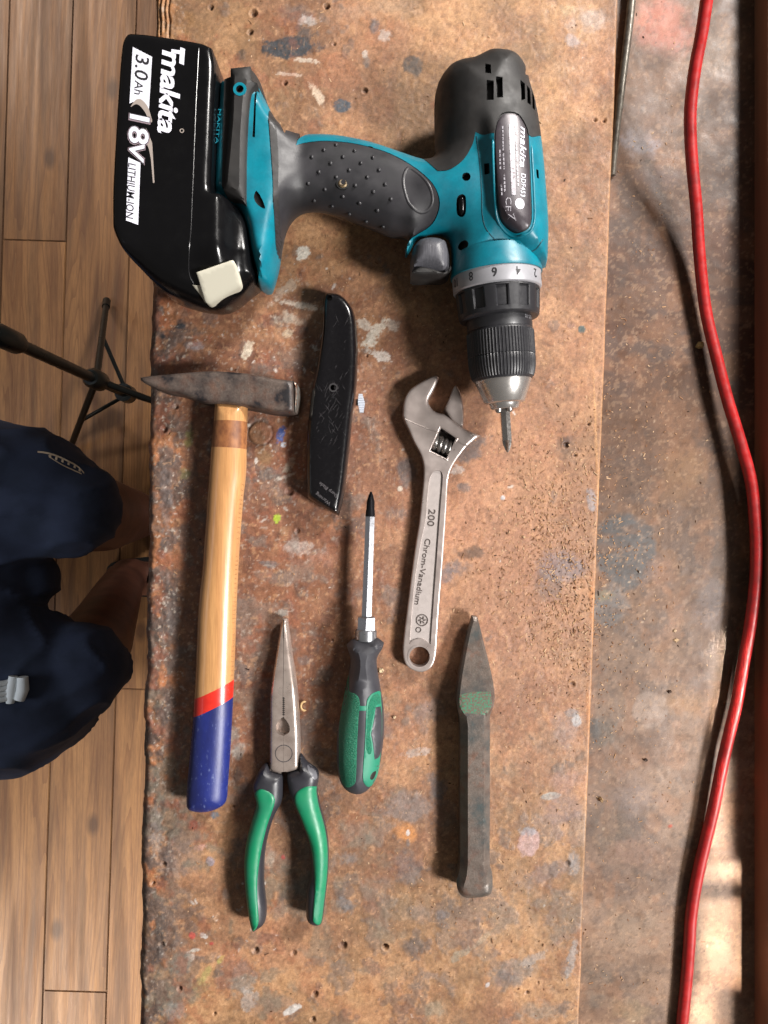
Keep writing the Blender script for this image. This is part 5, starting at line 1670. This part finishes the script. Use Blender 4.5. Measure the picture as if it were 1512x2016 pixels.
seam = [U(392, 84, 75), U(386, 200, 75), U(378, 400, 75), U(375, 470, 74), U(377, 540, 60), U(384, 562, 58)]
sm_ = crom([(*p, 0) for p in seam], 6)
sp_ = np.array([(p.x, p.y) for p in sm_])
seamloop = np.concatenate([sp_ + [-.28, 0], (sp_ + [.28, 0])[::-1]])
battery = surf('battery', BO, bz, lambda x, y, d: np.clip(75 - bz(x, y, d), .3, 34), [M_bat, M_hole], dr, 2.2, (.3, 1, 2.2, 3.6, 5))
sr = np.array([(a, b_) for a, b_ in sp_])
zz = bz(sr[:, 0], sr[:, 1], dist(sr, BO))
M_seam = pm('seam_line', (34, 33, 36), .25)
tube('seam', [(a, b_, c - .12) for (a, b_), c in zip(sr, zz)], .3, M_seam, battery, 6)
M_edge = M_bat
B1 = lambda a: [(200 + p[0] / 3.4167, 50 + p[1] / 3.4167, *p[2:]) for p in a]


def bsurf(name, pts, h, off, mat, s=2.0, rnd=1.0, thick=3, sm=True):
    pts = UHs(pts, bz, BO, h, .2)
    P = smooth(pts, 4, 1.5) if sm else raw(pts, 1.5)
    f0 = lambda x, y: bz(x, y, dist(np.column_stack([x, y]), BO))
    A_ = np.column_stack([P[:, 0], P[:, 1], np.ones(len(P))])
    zf0 = f0(P[:, 0], P[:, 1])
    cf = np.linalg.lstsq(A_, zf0, rcond=None)[0]
    gx_, gy_ = np.meshgrid(np.linspace(P[:, 0].min(), P[:, 0].max(), 14), np.linspace(P[:, 1].min(), P[:, 1].max(), 14))
    G_ = np.column_stack([gx_.ravel(), gy_.ravel()])
    G_ = G_[inside(G_, P)]
    up_ = (f0(G_[:, 0], G_[:, 1]) - (G_ @ cf[:2] + cf[2])).max()
    cf[2] += max(up_ - 1.0, 0)
    f = lambda x, y: cf[0] * x + cf[1] * y + cf[2]
    return surf(name, P, lambda x, y, d: f(x, y) + off - rnd * np.clip(1 - d / max(rnd, .01), 0, 1) ** 2, lambda x, y, d: f(x, y) - thick, mat, battery, s, (.3, .8))


SHB = lambda a: [(p[0] - 12, p[1] - 2, *p[2:]) for p in a]
bsurf('latch_button', SHB(B1([(700, 1695, 1), (890, 1618), (942, 1618), (962, 1650), (992, 1765), (970, 1800), (800, 1908), (768, 1900), (740, 1840)])), 52, 1.4, M_cream, thick=6.0)
bsurf('latch_tab', B1([(612, 1748, 1), (650, 1752), (725, 1752, 1), (745, 1820), (765, 1862, 1), (700, 1870, 1), (675, 1830)]), 50, 1.2, M_cream, 1.5, .5, 6)
# prints on the flat of the battery
zt_ = 75.06


def bprint(name, pts, mat, dz=0.0, sm=False):
    plate(name, UL(B1(pts), 75), zt_ - .04 + dz, zt_ + dz, mat, battery, sm)


M_bprint = M_print
zlab = lambda px_, py_, a_, dz=.08: flat(*U(px_, py_, 75), zt_ + dz, a_)
# the maker's wordmark, heavy slanted letters with a bar over the first one
text('wordmark', 'makita', 16.6, zlab(321, 98, -93.5), M_bprint, battery, shear=.22, bold=.42, fit=49.5, ext=.02, space=.92)
bprint('wordmark_bar', [(530, 146), (562, 160), (554, 268), (522, 254)], M_bprint, .05)
bprint('wordmark_stroke', [(470, 160), (536, 170), (534, 196), (468, 184)], M_bprint, .04)
ringm('wordmark_dot', 200 + 540 / 3.4167, 50 + 708 / 3.4167, .8, 1.3, zt_ + .1, M_beige, battery, .05)
bprint('capacity_panel', [(210, 145), (340, 212), (318, 575), (262, 495), (188, 525)], M_bprint)
text('capacity', '3.0', 11.5, zlab(268, 107, -93.5, .1), M_num, battery, shear=.22, fit=15.2, ext=.02, bold=.08)
text('capacity', 'Ah', 7.2, zlab(266, 158, -93.5, .1), M_num, battery, shear=.2, fit=8.4, ext=.02)
arc = [(196, 548), (232, 500), (270, 500), (310, 545), (332, 610), (340, 650), (318, 640), (296, 590), (262, 545), (230, 530)]
bprint('swoosh', arc, M_beige, .02, True)
bprint('swoosh', [(300, 690), (340, 790), (356, 1058), (346, 1060), (332, 900), (318, 830), (290, 760)], M_beige, .02)
M_out = pm('print_outline', (150, 132, 140), .45)
text('voltage_edge', '18', 16.5, zlab(257, 222, -93.5, .06), M_out, battery, shear=.12, bold=.95, fit=19.5, ext=.01)
text('voltage_edge', 'V', 12.5, zlab(256, 281, -93.5, .06), M_out, battery, shear=.2, bold=.9, fit=13, ext=.01)
text('voltage_dark', '18', 16.5, zlab(257, 222, -93.5, .1), M_num, battery, shear=.12, bold=.6, fit=18.9, ext=.01)
text('voltage_dark', 'V', 12.5, zlab(256, 282, -93.5, .1), M_num, battery, shear=.2, bold=.55, fit=12.3, ext=.01)
text('voltage', '18', 16.5, zlab(257, 224, -93.5, .14), M_bprint, battery, shear=.12, bold=.28, fit=17.8, ext=.01)
text('voltage', 'V', 12.5, zlab(256, 283, -93.5, .14), M_bprint, battery, shear=.2, bold=.25, fit=11.2, ext=.01)
bprint('chemistry_panel', [(180, 888), (262, 925), (246, 1342), (164, 1312)], M_bprint)
text('chemistry', 'LITHIUM-ION', 6.6, zlab(253, 321, -93.0, .06), M_num, battery, shear=.2, fit=33.0, ext=.02, bold=.02)

# ================================================================ the light stand on the floor
M_st = pm('stand_black', (22, 25, 24), 0.35, spec=.3, rv=.08, vs=20)
fz = FLOOR


def Uf(px_, py_, zz_):
    return (*U(px_, py_, zz_), zz_)


stn = thing('light_stand', 'black folding light stand standing on the floor beside the bench', 'light stand', (*U(275, 787, fz), fz))
bxp, byp = U(275, 787, fz)
tube('pole', [(bxp, byp, fz + 60), (bxp, byp, fz + 520)], 8, M_st, stn, 16)
tube('upper_pole', [(bxp, byp, fz + 500), (bxp, byp, fz + 1150)], 8, M_st, stn, 14)
tube('collar', [(bxp, byp, fz + 190), (bxp, byp, fz + 200), (bxp, byp, fz + 232), (bxp, byp, fz + 240)], [12, 16, 16, 12], M_st, stn, 16)
tube('clamp', [(bxp, byp, fz + 470), (bxp, byp, fz + 480), (bxp, byp, fz + 525), (bxp, byp, fz + 535)], [11, 14, 14, 10], M_st, stn, 16)
tube('lower_collar', [(bxp, byp, fz + 62), (bxp, byp, fz + 90)], [16, 16], M_st, stn, 16)
tube('clamp_knob', [(bxp - 18, byp - 6, fz + 500), (bxp - 40, byp - 14, fz + 500)], [7, 9], M_st, stn, 12)
tips = [Uf(210, 592, fz + 8), Uf(134, 893, fz + 8)]
t3 = (2 * bxp - (tips[0][0] + tips[1][0]) / 2 + 60, 2 * byp - (tips[0][1] + tips[1][1]) / 2 - 10, fz + 8)
for tp in tips + [t3]:
    a = Vector((bxp, byp, fz + 215))
    b_ = Vector(tp)
    dd = (b_ - a).normalized()
    tube('leg', [a + dd * 14, b_ - dd * 22], 5.6, M_st, stn, 12)
    tube('foot_cap', [b_ - dd * 26, b_], [7.2, 7.2], M_st, stn, 12)
    m_ = a + (b_ - a) * .52
    tube('brace', [Vector((bxp, byp, fz + 76)) + dd * 8, m_], 3.6, M_st, stn, 8)

# ================================================================ the seated person
M_skin = pm('skin', (122, 78, 62), 0.5, col2=(98, 62, 50), vs=30, bump=.2, bs=2)
M_short = pm('navy_cotton', (52, 62, 88), 0.9, col2=(42, 52, 74), vs=40, bump=.5, bs=1.0, bdist=.3, speck=(1.0, .08, .08))
M_cord = pm('pale_blue_cord', (250, 255, 255), 0.7, bump=.6, bs=1.5, bdist=.6)
M_sand = pm('black_sandal', (22, 22, 22), 0.6)


def blend(name, chains, mat, parent, vox, origin=None, sm=8, keep=None):
    """one continuous surface grown over overlapping tubes"""
    V, Fc = [], []
    for P, R in chains:
        P = crom(P, 6)
        n = len(R)
        RR = [float(np.interp(i / (len(P) - 1) * (n - 1), range(n), R)) for i in range(len(P))]
        # rounded ends
        t0, t1 = (P[0] - P[1]).normalized(), (P[-1] - P[-2]).normalized()
        PP = [P[0] + t0 * RR[0] * q for q in (.98, .85, .6, .3)] + P + [P[-1] + t1 * RR[-1] * q for q in (.3, .6, .85, .98)]
        R2 = [RR[0] * math.sqrt(1 - q * q) for q in (.98, .85, .6, .3)] + RR + [RR[-1] * math.sqrt(1 - q * q) for q in (.3, .6, .85, .98)]
        v, f = tube_v(PP, R2, 24)
        f = [[k + len(V) for k in q] for q in f]
        V += v
        Fc += f
    o = mk(name, V, Fc, mat, parent, origin)
    fixn(o)
    md = o.modifiers.new('r', 'REMESH')
    md.mode = 'VOXEL'
    md.voxel_size = vox * .001
    md2 = o.modifiers.new('s', 'SMOOTH')
    md2.iterations = sm
    md2.factor = .5
    dg = bpy.context.evaluated_depsgraph_get()
    me = bpy.data.meshes.new_from_object(o.evaluated_get(dg))
    old = o.data
    o.modifiers.clear()
    o.data = me
    me.name = name
    me.polygons.foreach_set('use_smooth', [True] * len(me.polygons))
    bpy.data.meshes.remove(old)
    return o


k1, k2 = U(128, 1008, -430), U(134, 1330, -430)
ps = thing('person', 'person seated beside the bench in navy shorts with a pale drawstring', 'person', (-600, -100, FLOOR))
an1, an2 = (-415, -6, -812), (-455, -120, -812)
body = blend('body', [
    ([(-690, 10, -440), (-520, 12, -442), (k1[0] - 10, k1[1], -440)], [88, 78, 55]),
    ([(-690, -170, -440), (-530, -200, -442), (k2[0] - 10, k2[1], -440)], [88, 78, 55]),
    ([(k1[0] - 5, k1[1], -445), (k1[0] - 12, k1[1] - 4, -600), an1, (an1[0] + 4, an1[1], -850)], [52, 54, 33, 34]),
    ([(k2[0] - 5, k2[1], -445), (k2[0] - 30, k2[1] + 14, -600), an2, (an2[0] + 4, an2[1], -850)], [52, 54, 33, 34]),
    ([(an1[0] - 30, an1[1], -866), (an1[0] + 60, an1[1] + 4, -862), (an1[0] + 170, an1[1] + 8, -876)], [26, 34, 20]),
    ([(an2[0] - 30, an2[1], -866), (an2[0] + 60, an2[1] - 2, -862), (an2[0] + 170, an2[1] - 6, -876)], [26, 34, 20]),
    ([(-740, 10, -435), (-745, -80, -430), (-740, -170, -435)], [80, 88, 80]),
    ([(-745, -80, -430), (-760, -80, -400)], [95, 90])], M_skin, ps, 7, sm=4)
shorts = blend('shorts', [
    ([(-700, 20, -440), (-560, 22, -440), (-450, 20, -438), (k1[0] + 8, k1[1] + 4, -434)], [100, 96, 88, 60]),
    ([(-700, -180, -440), (-560, -212, -436), (-450, -214, -436), (k2[0] + 10, k2[1] + 6, -434)], [104, 118, 110, 62]),
    ([(-700, -70, -430), (-600, -85, -434), (-520, -88, -446), (-470, -88, -470)], [104, 96, 76, 44]),
    ([(-750, -80, -430), (-775, -80, -300)], [128, 122])], M_short, ps, 6, sm=10)
for an in (an1, an2):
    x0, y0 = an[0] + 70, an[1]
    P = smooth([(x0 - 118, y0 - 26), (x0 - 60, y0 - 36), (x0 + 60, y0 - 46), (x0 + 118, y0 - 30), (x0 + 128, y0), (x0 + 115, y0 + 36), (x0 + 40, y0 + 44), (x0 - 60, y0 + 36), (x0 - 118, y0 + 26), (x0 - 128, y0)], 3, 12)
    surf('sandal_sole', P, -880.0, FLOOR + .5, M_sand, ps, 20)
    tube('sandal_strap', [(x0 - 20, y0 - 42, -880), (x0 - 24, y0 - 30, -842), (x0 - 28, y0, -826), (x0 - 24, y0 + 32, -842), (x0 - 20, y0 + 42, -880)], 7, M_sand, ps, 8)
from mathutils import noise as mn
nrm = [v.normal.copy() for v in shorts.data.vertices]
for v, n_ in zip(shorts.data.vertices, nrm):
    c = v.co * 1000
    q = Vector((c.x / 60 + c.y / 160, c.y / 34, c.z / 50))
    f = mn.noise(q * .7) * 5.0 + (1 - abs(mn.noise(q * .8 + Vector((4, 2, 1))))) ** 6 * 5.0 + mn.noise(c / 25) * .5
    v.co += n_ * f * .001
shorts.data.update()
# things lying on the shorts follow the cloth
bm = bmesh.new()
bm.from_mesh(shorts.data)
bm.transform(Matrix.Translation(Vector(LOC[ps.name]) * .001))
tree = BVHTree.FromBMesh(bm)
camp = Vector((0, 0, D * .001))


def on_cloth(px_, py_, lift=1.0):
    d_ = Vector(((px_ - 756) / F, (1008 - py_) / F, -1)).normalized()
    h = tree.ray_cast(camp, d_)
    if h[0] is None:
        return None
    p = h[0] * 1000 + h[1] * lift
    return tuple(p)


def cloth_strip(name, L1, L2, mat, lift=1.2):
    """strip between two pixel lines laid on the cloth"""
    V, Fc = [], []
    for a, b_ in zip(L1, L2):
        q = [on_cloth(*a, lift), on_cloth(*b_, lift)]
        if None in q:
            continue
        V += q
    for i in range(len(V) // 2 - 1):
        Fc.append([2 * i, 2 * i + 1, 2 * i + 3, 2 * i + 2])
    if Fc:
        mk(name, V, Fc, mat, ps, smooth_=False)


c1 = [on_cloth(a, 1360 - (a - 5) * .22, 2.0) for a in range(-60, 30, 6)]
c1 = [p for p in c1 if p]
if len(c1) > 3:
    for off in (-9, -3, 3, 9):
        tube('drawstring', [(p[0], p[1] + off, p[2] + 1.5) for p in c1], 3.2, M_cord, ps, 8)
    e = c1[-1]
    tube('drawstring_end', [(e[0] - 2, e[1] - 15, e[2] + 2), (e[0], e[1], e[2] + 3), (e[0] + 2, e[1] + 15, e[2] + 2)], [5, 6, 5], M_cord, ps, 10)
    tube('drawstring_end', [(e[0] + 8, e[1] - 12, e[2] + 1), (e[0] + 12, e[1], e[2] + 1), (e[0] + 12, e[1] + 14, e[2] + 1)], [6, 7, 6], M_cord, ps, 10)
M_logo = pm('beige_logo', (226, 200, 170), .6)
lg1 = [(74, 889), (84, 889.5), (96, 891.5), (108, 895.5), (120, 900), (132, 905.5), (144, 912), (154, 919), (160, 925), (165, 931)]
lg2 = [(74, 889.5), (84, 891), (95, 894), (106, 899), (117, 904), (128, 910), (140, 917), (149, 923), (155, 928.5), (160, 933)]
lg3 = [(95, 896), (99, 900), (106, 905), (114, 910), (122, 915), (132, 920), (142, 924.5), (148, 927.5), (154, 930), (160, 933)]
cloth_strip('leg_logo', lg1, [(x, y + 3.4) for x, y in lg1], M_logo)
for i in range(2, 8):
    cloth_strip('logo_letter', [(lg1[i][0] + 1, lg1[i][1] + 3.5), (lg1[i][0] + 5, lg1[i][1] + 5.5)], [(lg1[i][0] + 0, lg1[i][1] + 9.5), (lg1[i][0] + 4, lg1[i][1] + 11.5)], M_logo)
cloth_strip('leg_logo', lg3, [(x + .5, y + 2.6) for x, y in lg3], M_logo)
bm.free()

# ================================================================ patches of sun coming through the far panes
def beam(px_, py_, wpx, hpx, power, ang_=0.0, spread=1.3):
    x, y = U(px_, py_, -6)
    e = math.radians(64)
    L = 700
    x1, z1 = x + L * math.cos(e), -6 + L * math.sin(e)
    o = area('sunbeam', (x1 / 1000, y / 1000, z1 / 1000), (x / 1000, y / 1000, -.006), hpx * kk / 1000, wpx * kk * math.sin(e) / 1000, power, (1.0, 0.86, 0.70), spread)
    return o


M_ledge = pm('shade_ledge_timber', (150, 104, 76), 0.7, col2=(112, 76, 56), vs=30, st=(1, .08, 1), bump=.3, bs=2)
lg = thing('added_shade_ledge', 'added timber ledge that shades the far right of the bench', 'ledge', (300, -100, -6))  # added at a guess to shade the right strip
V, Fc = box_v((300, 0, 3.5), (82, 840, 19))
mk('added_ledge_board', V, Fc, M_ledge, lg, smooth_=False)
V, Fc = box_v((300, 0, 20), (64, 480, 16))
mk('unseen_shade_block', V, Fc, M_ledge, lg, smooth_=False)  # unseen block added on top to lengthen the cast shade
beam(1418, 1340, 30, 190, 0.0062)
beam(1412, 1590, 42, 190, 0.010)
beam(1434, 1716, 90, 34, 0.0060)
beam(1428, 1858, 88, 170, 0.026)
beam(1384, 1985, 44, 84, 0.0068)
